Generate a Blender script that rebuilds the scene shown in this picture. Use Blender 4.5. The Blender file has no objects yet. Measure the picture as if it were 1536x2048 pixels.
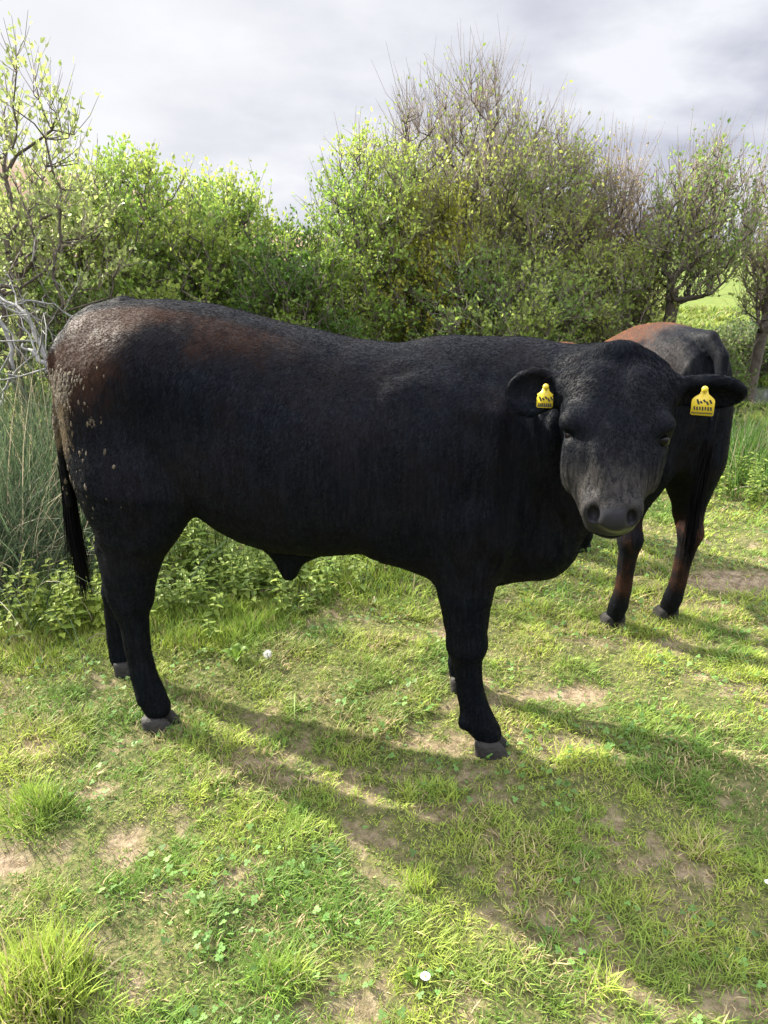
import bpy, math
import numpy as np
import openvdb
from mathutils import Vector, Matrix
rng = np.random.default_rng(7)
C = bpy.context.scene.collection
sc = bpy.context.scene
rad = math.radians

# ------------------------------------------------------------------ camera
CAM = np.array([0.0, 0.0, 1.62]); PITCH = rad(19.8); FPX = 1500.0
cam = bpy.data.objects.new('camera', bpy.data.cameras.new('camera')); C.objects.link(cam)
cam.location = CAM; cam.rotation_euler = (math.pi/2 - PITCH, 0, 0)
cam.data.sensor_fit = 'VERTICAL'; cam.data.sensor_height = 36; cam.data.lens = 36*FPX/2048
cam.data.clip_start = 0.05; cam.data.clip_end = 3000
sc.camera = cam
FW = np.array([0, math.cos(PITCH), -math.sin(PITCH)]); UP = np.array([0, math.sin(PITCH), math.cos(PITCH)])
def ray(px, py):                       # direction of a photograph pixel in the world
    return FW*FPX + np.array([1., 0, 0])*(px-768) - UP*(py-1024)
def ground(px, py, z=0.0):
    d = ray(px, py); return CAM + d*((z-CAM[2])/d[2])
def at_depth(px, py, Y):
    d = ray(px, py); return CAM + d*(Y/d[1])

# ------------------------------------------------------------------ sky and sun
SUN_EL, SUN_AZ = rad(32), rad(-58)      # azimuth measured from +Y towards +X: behind the bull, to the left
sun_dir = Vector((math.cos(SUN_EL)*math.sin(SUN_AZ), math.cos(SUN_EL)*math.cos(SUN_AZ), math.sin(SUN_EL)))
sd = bpy.data.lights.new('sun', 'SUN'); sd.energy = 5.0; sd.angle = rad(0.8); sd.color = (1.0, 0.93, 0.80)
so = bpy.data.objects.new('sun', sd); C.objects.link(so); so.rotation_euler = sun_dir.to_track_quat('Z', 'Y').to_euler()
so.location = (-6, 8, 10)
W = bpy.data.worlds.new('World'); sc.world = W; W.use_nodes = True
def sky_nodes():
    nt = W.node_tree; nt.nodes.clear(); N = nt.nodes.new; L = nt.links.new
    out = N('ShaderNodeOutputWorld'); bg = N('ShaderNodeBackground'); bg.inputs[1].default_value = 0.12
    sky = N('ShaderNodeTexSky'); sky.sky_type = 'NISHITA'; sky.sun_disc = False
    sky.sun_elevation = SUN_EL; sky.sun_rotation = SUN_AZ; sky.ozone_density = 2.0
    tc = N('ShaderNodeTexCoord'); sep = N('ShaderNodeSeparateXYZ'); L(tc.outputs['Generated'], sep.inputs[0])
    zz = N('ShaderNodeMath'); zz.operation = 'MAXIMUM'; zz.inputs[1].default_value = 0.02; L(sep.outputs[2], zz.inputs[0])
    za = N('ShaderNodeMath'); za.inputs[1].default_value = 0.28; L(zz.outputs[0], za.inputs[0])
    dx = N('ShaderNodeMath'); dx.operation = 'DIVIDE'; L(sep.outputs[0], dx.inputs[0]); L(za.outputs[0], dx.inputs[1])
    dy = N('ShaderNodeMath'); dy.operation = 'DIVIDE'; L(sep.outputs[1], dy.inputs[0]); L(za.outputs[0], dy.inputs[1])
    cb = N('ShaderNodeCombineXYZ'); L(dx.outputs[0], cb.inputs[0]); L(dy.outputs[0], cb.inputs[1]); cb.inputs[2].default_value = 3.1
    n1 = N('ShaderNodeTexNoise'); n1.inputs['Scale'].default_value = 1.15; n1.inputs['Detail'].default_value = 9; n1.inputs['Roughness'].default_value = 0.55; n1.inputs['Distortion'].default_value = 0.35
    L(cb.outputs[0], n1.inputs['Vector'])
    r1 = N('ShaderNodeValToRGB'); r1.color_ramp.elements[0].position = 0.08; r1.color_ramp.elements[1].position = 0.27
    L(n1.outputs[0], r1.inputs[0])
    n2 = N('ShaderNodeTexNoise'); n2.inputs['Scale'].default_value = 2.3; n2.inputs['Detail'].default_value = 8; n2.inputs['Roughness'].default_value = 0.5
    mp = N('ShaderNodeMapping'); mp.inputs['Location'].default_value = (5.2, 1.3, 0.0); L(cb.outputs[0], mp.inputs[0]); L(mp.outputs[0], n2.inputs['Vector'])
    r2 = N('ShaderNodeValToRGB'); r2.color_ramp.elements[0].position = 0.36; r2.color_ramp.elements[1].position = 0.62
    r2.color_ramp.elements[0].color = (1.22, 1.28, 1.54, 1); r2.color_ramp.elements[1].color = (2.12, 2.16, 2.3, 1)
    L(n2.outputs[0], r2.inputs[0])
    # clouds glow brighter round the sun
    dt = N('ShaderNodeVectorMath'); dt.operation = 'DOT_PRODUCT'; L(tc.outputs['Generated'], dt.inputs[0]); dt.inputs[1].default_value = sun_dir
    mr = N('ShaderNodeMapRange'); mr.inputs[1].default_value = 0.25; mr.inputs[2].default_value = 0.9; mr.inputs[3].default_value = 0.0; mr.inputs[4].default_value = 1.0
    L(dt.outputs['Value'], mr.inputs[0])
    gl = N('ShaderNodeMix'); gl.data_type = 'RGBA'; gl.inputs[7].default_value = (2.25, 2.27, 2.35, 1); L(mr.outputs[0], gl.inputs[0]); L(r2.outputs[0], gl.inputs[6])
    mx = N('ShaderNodeMix'); mx.data_type = 'RGBA'; L(r1.outputs[0], mx.inputs[0]); L(sky.outputs[0], mx.inputs[6]); L(gl.outputs[2], mx.inputs[7])
    # unseen sky above the view, brightened to lift ambient light and shadows
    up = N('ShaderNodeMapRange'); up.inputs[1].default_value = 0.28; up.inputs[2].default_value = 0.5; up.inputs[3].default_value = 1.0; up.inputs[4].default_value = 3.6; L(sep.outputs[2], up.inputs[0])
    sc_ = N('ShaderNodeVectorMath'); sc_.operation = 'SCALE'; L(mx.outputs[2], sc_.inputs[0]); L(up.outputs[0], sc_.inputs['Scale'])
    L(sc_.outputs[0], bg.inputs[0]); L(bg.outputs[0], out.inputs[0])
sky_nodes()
vs = sc.view_settings; vs.view_transform = 'Standard'; vs.look = 'None'; vs.exposure = 1.85; vs.gamma = 1.0; vs.use_curve_mapping = False

# ------------------------------------------------------------------ helpers
def tag(o, label=None, cat=None, group=None, kind=None):
    if label: o['label'] = label
    if cat: o['category'] = cat
    if group: o['group'] = group
    if kind: o['kind'] = kind
    return o
def empty(name, loc=(0, 0, 0), rz=0.0):
    o = bpy.data.objects.new(name, None); C.objects.link(o); o.location = loc; o.rotation_euler = (0, 0, rz); o.empty_display_size = 0.2
    return o
def mesh(name, V, F, mat, parent=None, col=None, smooth=True, attrs=None):
    """V (n,3); F = list of integer arrays (m,k), one mesh."""
    me = bpy.data.meshes.new(name); V = np.asarray(V, np.float32)
    if not isinstance(F, (list, tuple)): F = [F]
    F = [np.asarray(f, np.int32) for f in F if len(f)]
    me.vertices.add(len(V)); me.vertices.foreach_set('co', V.ravel())
    nl = sum(f.size for f in F); me.loops.add(nl)
    me.loops.foreach_set('vertex_index', np.concatenate([f.ravel() for f in F]))
    tot = np.concatenate([np.full(len(f), f.shape[1], np.int32) for f in F]); st = np.concatenate([[0], np.cumsum(tot)[:-1]]).astype(np.int32)
    me.polygons.add(len(tot)); me.polygons.foreach_set('loop_start', st); me.polygons.foreach_set('loop_total', tot)
    if smooth: me.polygons.foreach_set('use_smooth', np.ones(len(tot), bool))
    me.update(calc_edges=True)
    if col is not None:
        a = me.color_attributes.new('Col', 'FLOAT_COLOR', 'POINT')
        c4 = np.ones((len(V), 4), np.float32); c4[:, :3] = col; a.data.foreach_set('color', c4.ravel())
    for k, v in (attrs or {}).items():
        a = me.attributes.new(k, 'FLOAT', 'POINT'); a.data.foreach_set('value', np.asarray(v, np.float32))
    if mat: me.materials.append(mat)
    o = bpy.data.objects.new(name, me); C.objects.link(o); o.parent = parent
    return o
_lat = np.random.default_rng(11).random((64, 64, 64)).astype(np.float32)
def vnoise(p, s=1.0, seed=0):
    p = np.asarray(p, np.float64)*s + seed*17.3
    if p.shape[-1] == 2: p = np.concatenate([p, np.zeros(p.shape[:-1]+(1,))], -1)
    i = np.floor(p).astype(int); f = p-i; f = f*f*(3-2*f); i &= 63; j = (i+1) & 63
    r = 0
    for a in (0, 1):
        for b in (0, 1):
            for c in (0, 1):
                w = (f[..., 0] if a else 1-f[..., 0])*(f[..., 1] if b else 1-f[..., 1])*(f[..., 2] if c else 1-f[..., 2])
                r = r + w*_lat[(j if a else i)[..., 0], (j if b else i)[..., 1], (j if c else i)[..., 2]]
    return r
def fbm(p, s=1.0, o=4, seed=0):
    r = 0; a = 0.5; t = 0
    for k in range(o): r = r + a*vnoise(p, s*2**k, seed+k); t += a; a *= 0.5
    return r/t
def sstep(a, b, x):
    t = np.clip((x-a)/(b-a), 0, 1); return t*t*(3-2*t)
def unit(v): v = np.asarray(v, float); return v/np.linalg.norm(v, axis=-1, keepdims=True).clip(1e-9)

def new_mat(name):
    m = bpy.data.materials.new(name); m.use_nodes = True; nt = m.node_tree; nt.nodes.clear(); return m, nt, nt.nodes.new, nt.links.new
def simple_mat(name, col, rough=0.6, bump=0.0, bscale=80, var=0.0, spec=0.5, metal=0.0, attr=False, translucent=0.0, coat=0.0):
    m, nt, N, L = new_mat(name); out = N('ShaderNodeOutputMaterial'); b = N('ShaderNodeBsdfPrincipled')
    b.inputs['Roughness'].default_value = rough; b.inputs['Specular IOR Level'].default_value = spec; b.inputs['Metallic'].default_value = metal
    b.inputs['Coat Weight'].default_value = coat
    src = None
    if attr: a = N('ShaderNodeVertexColor'); a.layer_name = 'Col'; src = a.outputs[0]
    else:
        c = N('ShaderNodeRGB'); c.outputs[0].default_value = (*col, 1); src = c.outputs[0]
    tc = N('ShaderNodeTexCoord')
    if var:
        n = N('ShaderNodeTexNoise'); n.inputs['Scale'].default_value = bscale*0.4; n.inputs['Detail'].default_value = 5; L(tc.outputs['Object'], n.inputs['Vector'])
        mr = N('ShaderNodeMapRange'); mr.inputs[1].default_value = .3; mr.inputs[2].default_value = .7; mr.inputs[3].default_value = 1-var; mr.inputs[4].default_value = 1+var; L(n.outputs[0], mr.inputs[0])
        vm = N('ShaderNodeVectorMath'); vm.operation = 'SCALE'; L(src, vm.inputs[0]); L(mr.outputs[0], vm.inputs['Scale']); src = vm.outputs[0]
    L(src, b.inputs['Base Color'])
    if bump:
        n = N('ShaderNodeTexNoise'); n.inputs['Scale'].default_value = bscale; n.inputs['Detail'].default_value = 6; L(tc.outputs['Object'], n.inputs['Vector'])
        bp = N('ShaderNodeBump'); bp.inputs['Strength'].default_value = bump; bp.inputs['Distance'].default_value = 0.01; L(n.outputs[0], bp.inputs['Height']); L(bp.outputs[0], b.inputs['Normal'])
    if translucent:
        t = N('ShaderNodeBsdfTranslucent'); L(src, t.inputs[0]); mx = N('ShaderNodeMixShader'); mx.inputs[0].default_value = translucent
        L(b.outputs[0], mx.inputs[1]); L(t.outputs[0], mx.inputs[2]); L(mx.outputs[0], out.inputs[0])
    else: L(b.outputs[0], out.inputs[0])
    return m

# ------------------------------------------------------------------ implicit body modelling
class Field:
    def __init__(s, lo, hi, h):
        s.lo = np.array(lo, float); s.h = h; s.n = np.ceil((np.array(hi)-s.lo)/h).astype(int)+1
        s.D = np.full(s.n, 0.2, np.float32)
    def sub(s, lo, hi):
        a = np.clip(np.floor((np.array(lo)-s.lo)/s.h).astype(int), 0, s.n-1); b = np.clip(np.ceil((np.array(hi)-s.lo)/s.h).astype(int)+1, 1, s.n)
        g = [(s.lo[i]+s.h*np.arange(a[i], b[i])).astype(np.float32) for i in range(3)]
        return tuple(slice(a[i], b[i]) for i in range(3)), g[0][:, None, None], g[1][None, :, None], g[2][None, None, :]
    def add(s, fn, lo, hi, k=0.03, op='u'):
        m = k+0.02; sl, x, y, z = s.sub(np.array(lo)-m, np.array(hi)+m)
        if min(s.D[sl].shape) == 0: return
        d = np.broadcast_to(fn(x, y, z), s.D[sl].shape).astype(np.float32); A = s.D[sl]
        if op == 'u': h = np.maximum(k-np.abs(A-d), 0)/k; s.D[sl] = np.minimum(A, d)-h*h*k*0.25
        else: h = np.maximum(k-np.abs(A+d), 0)/k; s.D[sl] = np.maximum(A, -d)+h*h*k*0.25
    def cone(s, p0, p1, r0, r1, k=0.03, ys=1.0, op='u'):
        """round cone; ys scales its thickness along y"""
        p0 = np.array(p0, float); p1 = np.array(p1, float); R = max(r0, r1)*max(1, ys)
        v = p1-p0; v2 = v.copy(); v2[1] /= ys; L2 = (v2**2).sum()
        def fn(x, y, z):
            a = x-p0[0]; b = (y-p0[1])/ys; c = z-p0[2]
            t = np.clip((a*v2[0]+b*v2[1]+c*v2[2])/L2, 0, 1)
            return (np.sqrt((a-t*v2[0])**2+(b-t*v2[1])**2+(c-t*v2[2])**2)-(r0+(r1-r0)*t))*min(1, ys)
        s.add(fn, np.minimum(p0, p1)-R, np.maximum(p0, p1)+R, k, op)
    def chain(s, pts, k=0.03, ys=1.0):
        P = np.array([p[:3] for p in pts], float); R = [p[3] for p in pts]; mr = max(R)*max(1, ys)
        def fn(x, y, z):
            best = None
            for i in range(len(P)-1):
                p0, v2 = P[i], (P[i+1]-P[i]).copy(); v2[1] /= ys; L2 = (v2**2).sum()
                a = x-p0[0]; b = (y-p0[1])/ys; c = z-p0[2]; t = np.clip((a*v2[0]+b*v2[1]+c*v2[2])/L2, 0, 1)
                d = (np.sqrt((a-t*v2[0])**2+(b-t*v2[1])**2+(c-t*v2[2])**2)-(R[i]+(R[i+1]-R[i])*t))*min(1, ys)
                if best is None: best = d
                else: h = np.maximum(.02-np.abs(best-d), 0)/.02; best = np.minimum(best, d)-h*h*.0015
            return best
        s.add(fn, P.min(0)-mr, P.max(0)+mr, k)
    def ell(s, c, r, k=0.03, R=None, op='u'):
        c = np.array(c, float); r = np.array(r, float); R = np.eye(3) if R is None else np.array(R)   # columns = axes
        ext = np.sqrt(((R*r)**2).sum(1))
        def fn(x, y, z):
            a = x-c[0]; b = y-c[1]; d = z-c[2]
            q = [R[0, i]*a+R[1, i]*b+R[2, i]*d for i in range(3)]
            k0 = np.sqrt(sum((q[i]/r[i])**2 for i in range(3))); k1 = np.sqrt(sum((q[i]/r[i]**2)**2 for i in range(3)))
            return k0*(k0-1)/np.maximum(k1, 1e-6)
        s.add(fn, c-ext, c+ext, k, op)
    def mesh(s):
        g = openvdb.FloatGrid(0.2); g.copyFromArray(s.D); p, q = g.convertToQuads(0.0)
        return s.lo+p*s.h, q[:, ::-1].copy()
def smooth_mesh(V, Q, it=3, lam=0.5):
    e = np.concatenate([Q[:, [0, 1]], Q[:, [1, 2]], Q[:, [2, 3]], Q[:, [3, 0]]]); n = len(V)
    cnt = (np.bincount(e[:, 0], minlength=n)+np.bincount(e[:, 1], minlength=n)).clip(1)
    V = V.copy()
    for i in range(it):
        for l in (lam, -lam*1.03):
            S = np.stack([np.bincount(e[:, 0], V[e[:, 1], k], n)+np.bincount(e[:, 1], V[e[:, 0], k], n) for k in range(3)], 1)/cnt[:, None]
            V = V+l*(S-V)
    return V
def vnormals(V, Q):
    n = np.cross(V[Q[:, 2]]-V[Q[:, 0]], V[Q[:, 3]]-V[Q[:, 1]]); N = np.zeros_like(V)
    for k in range(4):
        for c in range(3): N[:, c] += np.bincount(Q[:, k], n[:, c], len(V))
    return unit(N)
def tube(pts, radii, n=8, cap=True):
    """returns verts, quads of a tapered tube along pts"""
    P = np.asarray(pts, float); r = np.asarray(radii, float); m = len(P)
    T = unit(np.gradient(P, axis=0)); ref = np.array([0.31, 0.2, 0.93]); A = unit(np.cross(T, ref)); B = np.cross(T, A)
    th = np.arange(n)*2*np.pi/n
    V = (P[:, None]+r[:, None, None]*(A[:, None]*np.cos(th)[None, :, None]+B[:, None]*np.sin(th)[None, :, None])).reshape(-1, 3)
    i = np.arange(m-1)[:, None]*n; j = np.arange(n)[None]; k = (j+1) % n
    Q = np.stack([i+j, i+k, i+n+k, i+n+j], -1).reshape(-1, 4)
    return V, Q
class Acc:
    def __init__(s): s.V = []; s.Q = []; s.c = []; s.n = 0
    def add(s, V, Q, col=None):
        s.V.append(V); s.Q.append(np.asarray(Q)+s.n); s.n += len(V)
        if col is not None: s.c.append(np.broadcast_to(np.asarray(col, float), (len(V), 3)))
    def get(s): return np.concatenate(s.V), np.concatenate(s.Q), (np.concatenate(s.c) if s.c else None)

# ------------------------------------------------------------------ the bulls
def hide_material():
    m, nt, N, L = new_mat('hide'); out = N('ShaderNodeOutputMaterial'); b = N('ShaderNodeBsdfPrincipled')
    def attr(n):
        a = N('ShaderNodeAttribute'); a.attribute_name = n; return a.outputs['Fac']
    def math_(op, a, b_=None):
        q = N('ShaderNodeMath'); q.operation = op
        for i, v in enumerate((a, b_)):
            if v is None: continue
            if isinstance(v, (int, float)): q.inputs[i].default_value = v
            else: L(v, q.inputs[i])
        return q.outputs[0]
    def mix(f, A, B):
        q = N('ShaderNodeMix'); q.data_type = 'RGBA'; L(f, q.inputs[0])
        for v, s in ((A, q.inputs[6]), (B, q.inputs[7])):
            if isinstance(v, tuple): s.default_value = (*v, 1)
            else: L(v, s)
        return q.outputs[2]
    tc = N('ShaderNodeTexCoord')
    def noise(scale, vec=(1, 1, 1), detail=5, rough=0.6):
        mp = N('ShaderNodeMapping'); mp.inputs['Scale'].default_value = vec; L(tc.outputs['Object'], mp.inputs[0])
        n = N('ShaderNodeTexNoise'); n.inputs['Scale'].default_value = scale; n.inputs['Detail'].default_value = detail; n.inputs['Roughness'].default_value = rough; L(mp.outputs[0], n.inputs['Vector']); return n.outputs[0]
    def ramp(v, a, c):
        q = N('ShaderNodeMapRange'); q.interpolation_type = 'SMOOTHSTEP'; q.inputs[1].default_value = a; q.inputs[2].default_value = c; L(v, q.inputs[0]); return q.outputs[0]
    hair = noise(1.0, (110, 110, 9), 4, 0.65); big = noise(4.0, (1, 1, 1), 5); fine = noise(70, (1, 1, 0.5), 3)
    base = mix(ramp(hair, .35, .7), (0.0026, 0.0034, 0.0054), (0.0080, 0.0098, 0.0138))
    base = mix(math_('MULTIPLY', ramp(big, .42, .7), 0.2), base, (0.015, 0.010, 0.0075))
    br = ramp(math_('ADD', attr('brown'), math_('MULTIPLY', math_('SUBTRACT', fine, 0.5), 0.9)), 0.25, 0.95)
    base = mix(br, base, (0.031, 0.0160, 0.0105))
    gy = math_('MULTIPLY', attr('grey'), ramp(hair, .3, .65)); base = mix(gy, base, (0.040, 0.037, 0.035))
    md = ramp(math_('ADD', attr('mud'), math_('MULTIPLY', math_('SUBTRACT', noise(60, (1, 1, .6), 4), 0.5), 1.5)), 0.48, 0.62)
    base = mix(md, base, (0.105, 0.080, 0.050))
    base = mix(attr('nose'), base, (0.022, 0.022, 0.025))
    L(base, b.inputs['Base Color'])
    r = N('ShaderNodeMapRange'); L(attr('nose'), r.inputs[0]); r.inputs[3].default_value = 0.6; r.inputs[4].default_value = 0.28
    rr = math_('ADD', r.outputs[0], math_('MULTIPLY', md, 0.4)); L(rr, b.inputs['Roughness'])
    b.inputs['Specular IOR Level'].default_value = 0.08
    b.inputs['Sheen Weight'].default_value = 0.0; b.inputs['Sheen Roughness'].default_value = 0.4; b.inputs['Sheen Tint'].default_value = (0.75, 0.85, 1.0, 1)
    bp = N('ShaderNodeBump'); bp.inputs['Strength'].default_value = 0.07; bp.inputs['Distance'].default_value = 0.005
    hh = math_('ADD', hair, math_('MULTIPLY', md, 1.2)); L(hh, bp.inputs['Height']); L(bp.outputs[0], b.inputs['Normal'])
    L(b.outputs[0], out.inputs[0]); return m
HIDE = hide_material()
FUR = simple_mat('fur', (0, 0, 0), rough=0.8, attr=True, spec=0.03)
HOOF = simple_mat('hoof_horn', (0.013, 0.011, 0.009), rough=0.75, bump=0.5, bscale=90, var=0.5)
EYE = simple_mat('eye', (0.004, 0.003, 0.003), rough=0.16, spec=0.14)
TAG_M = simple_mat('yellow_plastic', (0.60, 0.45, 0.03), rough=0.4, bump=0.1, bscale=60, var=0.08)
TAG_INK = simple_mat('black_ink', (0.015, 0.013, 0.01), rough=0.6)

# first bull: its frame (x forward, y away from the camera, z up)
B0 = np.array([-0.20, 2.39, 0.0]); BA = rad(-6.4)
BF = np.array([math.cos(BA), math.sin(BA), 0]); BN = np.array([-math.sin(BA), math.cos(BA), 0])
def loc(px, py, yl=0.0):
    d = ray(px, py); t = (yl-(CAM-B0)@BN)/(d@BN); p = CAM+d*t-B0
    return np.array([p@BF, p@BN, p[2]])
def to_local(w): p = np.asarray(w, float)-B0; return np.array([p@BF, p@BN, p[2]])

TOP_PX = [(112, 745), (120, 700), (137, 655), (166, 622), (200, 609), (260, 600), (330, 598), (400, 606), (470, 621), (540, 640), (600, 656), (660, 670), (720, 681), (780, 688), (850, 691), (920, 692), (980, 690), (1040, 690), (1100, 700), (1130, 760)]
BOT_PX = [(112, 790), (140, 900), (180, 985), (250, 1020), (378, 1022), (440, 1062), (490, 1090), (560, 1108), (620, 1114), (700, 1112), (780, 1106), (860, 1126), (940, 1165), (1000, 1178), (1050, 1165), (1090, 1120), (1115, 1030), (1130, 900)]
TOP = np.array([loc(*p, 0.0)[[0, 2]] for p in TOP_PX]); BOT = np.array([loc(p[0], p[1], -0.12)[[0, 2]] for p in BOT_PX])
WID = np.array([(-.90, .03), (-.875, .08), (-.83, .14), (-.75, .21), (-.65, .255), (-.5, .275), (-.3, .295), (-.1, .315), (.1, .315), (.25, .295), (.4, .285), (.55, .265), (.68, .215), (.8, .13), (.86, .05)])

def head_matrix(poll, yaw, pitch, roll=0.0):
    """columns r (to the animal's left as seen in front), n (down the face), f (out of the forehead), in the body's frame"""
    f = np.array([math.cos(yaw)*math.cos(pitch), math.sin(yaw)*math.cos(pitch), math.sin(pitch)])
    n = np.array([math.cos(yaw)*math.sin(pitch), math.sin(yaw)*math.sin(pitch), -math.cos(pitch)]); r = np.cross(n, f)
    if roll:
        c, s = math.cos(roll), math.sin(roll); r, n = c*r+s*n, c*n-s*r
    return np.array([r, n, f]).T, np.array(poll, float)
HST = np.array([  # n, half width, front, back
    (-.03, .05, -.045, -.075), (-.02, .095, -.01, -.12), (.0, .122, .014, -.15), (.05, .140, .038, -.17), (.10, .144, .05, -.185), (.16, .141, .056, -.195), (.20, .133, .055, -.195),
    (.245, .116, .050, -.18), (.29, .097, .046, -.150), (.335, .083, .041, -.124), (.375, .073, .037, -.108), (.41, .068, .032, -.097), (.433, .061, .018, -.090), (.450, .046, -.008, -.08), (.458, .03, -.035, -.065)])
def add_head(F, M, O, S=1.0):
    M = np.asarray(M)
    def fn(x, y, z):
        a = x-O[0]; b = y-O[1]; c = z-O[2]
        r, n, f = [(M[0, i]*a+M[1, i]*b+M[2, i]*c)/S for i in range(3)]
        n_ = np.clip(n, HST[0, 0], HST[-1, 0])
        hw = np.interp(n_, HST[:, 0], HST[:, 1]); ft = np.interp(n_, HST[:, 0], HST[:, 2]); bk = np.interp(n_, HST[:, 0], HST[:, 3])
        fc = (ft+bk)/2; hf = (ft-bk)/2; v = (f-fc)/hf
        wv = hw*(1-0.34*sstep(.1, -1, v))                     # jaw side narrower than the forehead
        rr = (np.abs(v)**2.5+(np.abs(r)/wv)**2.5)**(1/2.5)
        d = (rr-1)*np.minimum(hw, hf)*0.9; e = n-n_
        return (np.sqrt(np.maximum(d, 0)**2+e**2)+np.minimum(d, 0)*(e == 0))*S
    F.add(fn, O-0.62*S, O+0.62*S, 0.05)
    P = lambda r, n, f: O+M@np.array([r, n, f])*S
    for s in (-1, 1):
        F.ell(P(s*.106, .186, .022), np.array([.028, .026, .024])*S, .035, M)            # brow over the eye
        F.ell(P(s*.095, .265, -.075), np.array([.022, .07, .06])*S, .05, M)             # cheek
        F.ell(P(s*.124, .221, .020), np.array([.020, .017, .021])*S, .016, M, op='s')   # eye socket
        F.ell(P(s*.042, .398, .012), np.array([.028, .034, .026])*S, .025, M)           # nostril wing
        F.ell(P(s*.05, .1, .03), np.array([.03, .05, .018])*S, .03, M)
    F.ell(P(0, -.01, -.02), np.array([.06, .035, .055])*S, .05, M)                      # poll
    F.ell(P(0, .420, .006), np.array([.042, .034, .038])*S, .02, M)                      # nose pad
    F.ell(P(0, .425, -.074), np.array([.045, .03, .034])*S, .02, M)                     # chin
    for s in (-1, 1): F.ell(P(s*.045, .418, .024), np.array([.013, .019, .026])*S, .010, M, op='s')   # nostril
    F.ell(P(0, .455, -.048), np.array([.055, .012, .006])*S, .008, M, op='s')           # mouth
def add_ear(F, M, O, s, droop=0.0, cup=0.0, S=1.0, length=.135, tall=.060):
    """s=-1/1 side; leaf-shaped shell opening towards the face and downwards"""
    P = lambda r, n, f: O+M@np.array([r, n, f])*S
    c0, s0 = math.cos(droop), math.sin(droop)
    ax = M@np.array([s*c0, s0, 0.0]); op = unit(M@np.array([0, math.sin(cup), math.cos(cup)])); op = unit(op-ax*(op@ax)); up = np.cross(op, ax)
    R = np.array([ax, up, op]).T; root = P(s*.115, .062, -.055)
    F.cone(root, root+ax*.055*S, .034*S, .030*S, .03)
    cen = root+ax*(.035+length*.5)*S
    F.ell(cen, np.array([length*.56, tall, .030])*S, .022, R)
    F.ell(cen+op*.022*S+ax*.006*S, np.array([length*.49, tall-.012, .034])*S, .008, R, op='s')
    return root, ax, up, op, cen


def hoof_mesh(acc, x, y, z0, yaw=0.0, s=1.0):
    """a cloven hoof: two claws, flat sole, sloping wall, rounded toe"""
    for side in (-1, 1):
        n = 14; rings = []
        for (h, sc_, fx) in ((0.0, 1.0, 0.0), (0.012, 1.02, -0.001), (0.035, .93, -.006), (0.058, .80, -.015), (0.070, .66, -.020), (.074, .3, -.022)):
            th = np.arange(n)*2*np.pi/n; cx = np.cos(th); sy = np.sin(th)
            lx = np.where(cx > 0, .066*np.abs(cx)**1.15, -.052*np.abs(cx)**.7)*sc_+fx+.012
            wy = .031*np.sign(sy)*np.abs(sy)**.8*sc_*np.where(cx > 0, 1-.25*cx, 1)+side*(.0315-.004*np.maximum(cx, 0))
            rings.append(np.stack([lx*s, wy*s, np.full(n, h*s)], 1))
        V = np.concatenate(rings+[rings[0].mean(0)[None], rings[-1].mean(0)[None]]); m = len(rings)
        c, sn = math.cos(yaw), math.sin(yaw); V = np.stack([V[:, 0]*c-V[:, 1]*sn+x, V[:, 0]*sn+V[:, 1]*c+y, V[:, 2]+z0], 1)
        i = np.arange(m-1)[:, None]*n; j = np.arange(n)[None]; k = (j+1) % n
        Q = np.stack([i+j, i+k, i+n+k, i+n+j], -1).reshape(-1, 4)
        b = m*n; cap = np.array([[b, (q+1) % n, q, q] for q in range(n)]); tp = np.array([[b+1, (m-1)*n+q, (m-1)*n+(q+1) % n, (m-1)*n+(q+1) % n] for q in range(n)])
        acc.T.append((V, Q, np.concatenate([cap[:, :3], tp[:, :3]])))
class HoofAcc:
    def __init__(s): s.T = []
    def build(s, parent):
        V = []; Q = []; T = []; n = 0
        for v, q, t in s.T: V.append(v); Q.append(q+n); T.append(t+n); n += len(v)
        return mesh('hoof', np.concatenate(V), [np.concatenate(Q), np.concatenate(T)], HOOF, parent)

def build_bull(parent, pose):
    h = pose.get('h', .0075)
    F = Field((-1.2, -.82, -.02), (1.45, .48, 1.55), h)
    S = pose.get('S', 1.0)
    # trunk
    def trunk(x, y, z):
        xc = np.clip(x, TOP[0, 0], TOP[-1, 0]); zt = np.interp(xc, TOP[:, 0], TOP[:, 1])*(1-pose.get('drop', 0)*sstep(-.5, .3, xc)); zb = np.interp(xc, BOT[:, 0], BOT[:, 1]); w = np.interp(x, WID[:, 0], WID[:, 1])
        zc = (zt+zb)/2; hh = (zt-zb)/2; v = (z-zc)/hh
        w2 = w*(1-.10*sstep(.2, 1.0, v))
        r = (np.abs(v)**2.35+np.abs(y/w2)**2.35)**(1/2.35); d = (r-1)*np.minimum(w2, hh); e = x-xc
        return np.sqrt(np.maximum(d, 0)**2+e*e)+np.minimum(d, 0)*(e == 0)
    F.add(trunk, (-1.15, -.45, .35), (1.1, .45, 1.5), .04)
    pose['shape'](F)
    V, Q = F.mesh(); V = smooth_mesh(V, Q, 3); N = vnormals(V, Q)
    x, y, z = V.T; trunk_ = sstep(.5, .7, z)*sstep(.80, .66, x)
    amp = (.009*(fbm(V, 9, 3, 77)-.5)+.014*(fbm(V, 3.2, 2, 76)-.5))*trunk_                                                  # soft muscle and loose skin
    nk = sstep(.36, .52, x)*sstep(.86, .74, x)*sstep(.62, .75, z)*sstep(1.28, 1.15, z)
    amp = amp+.062*(fbm(np.stack([x*1.0+z*.25, y, z*.12], 1), 19, 2, 78)-.5)*nk*pose.get('folds', 1)     # upright neck folds
    V = V+N*amp[:, None]
    return V, Q

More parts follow.
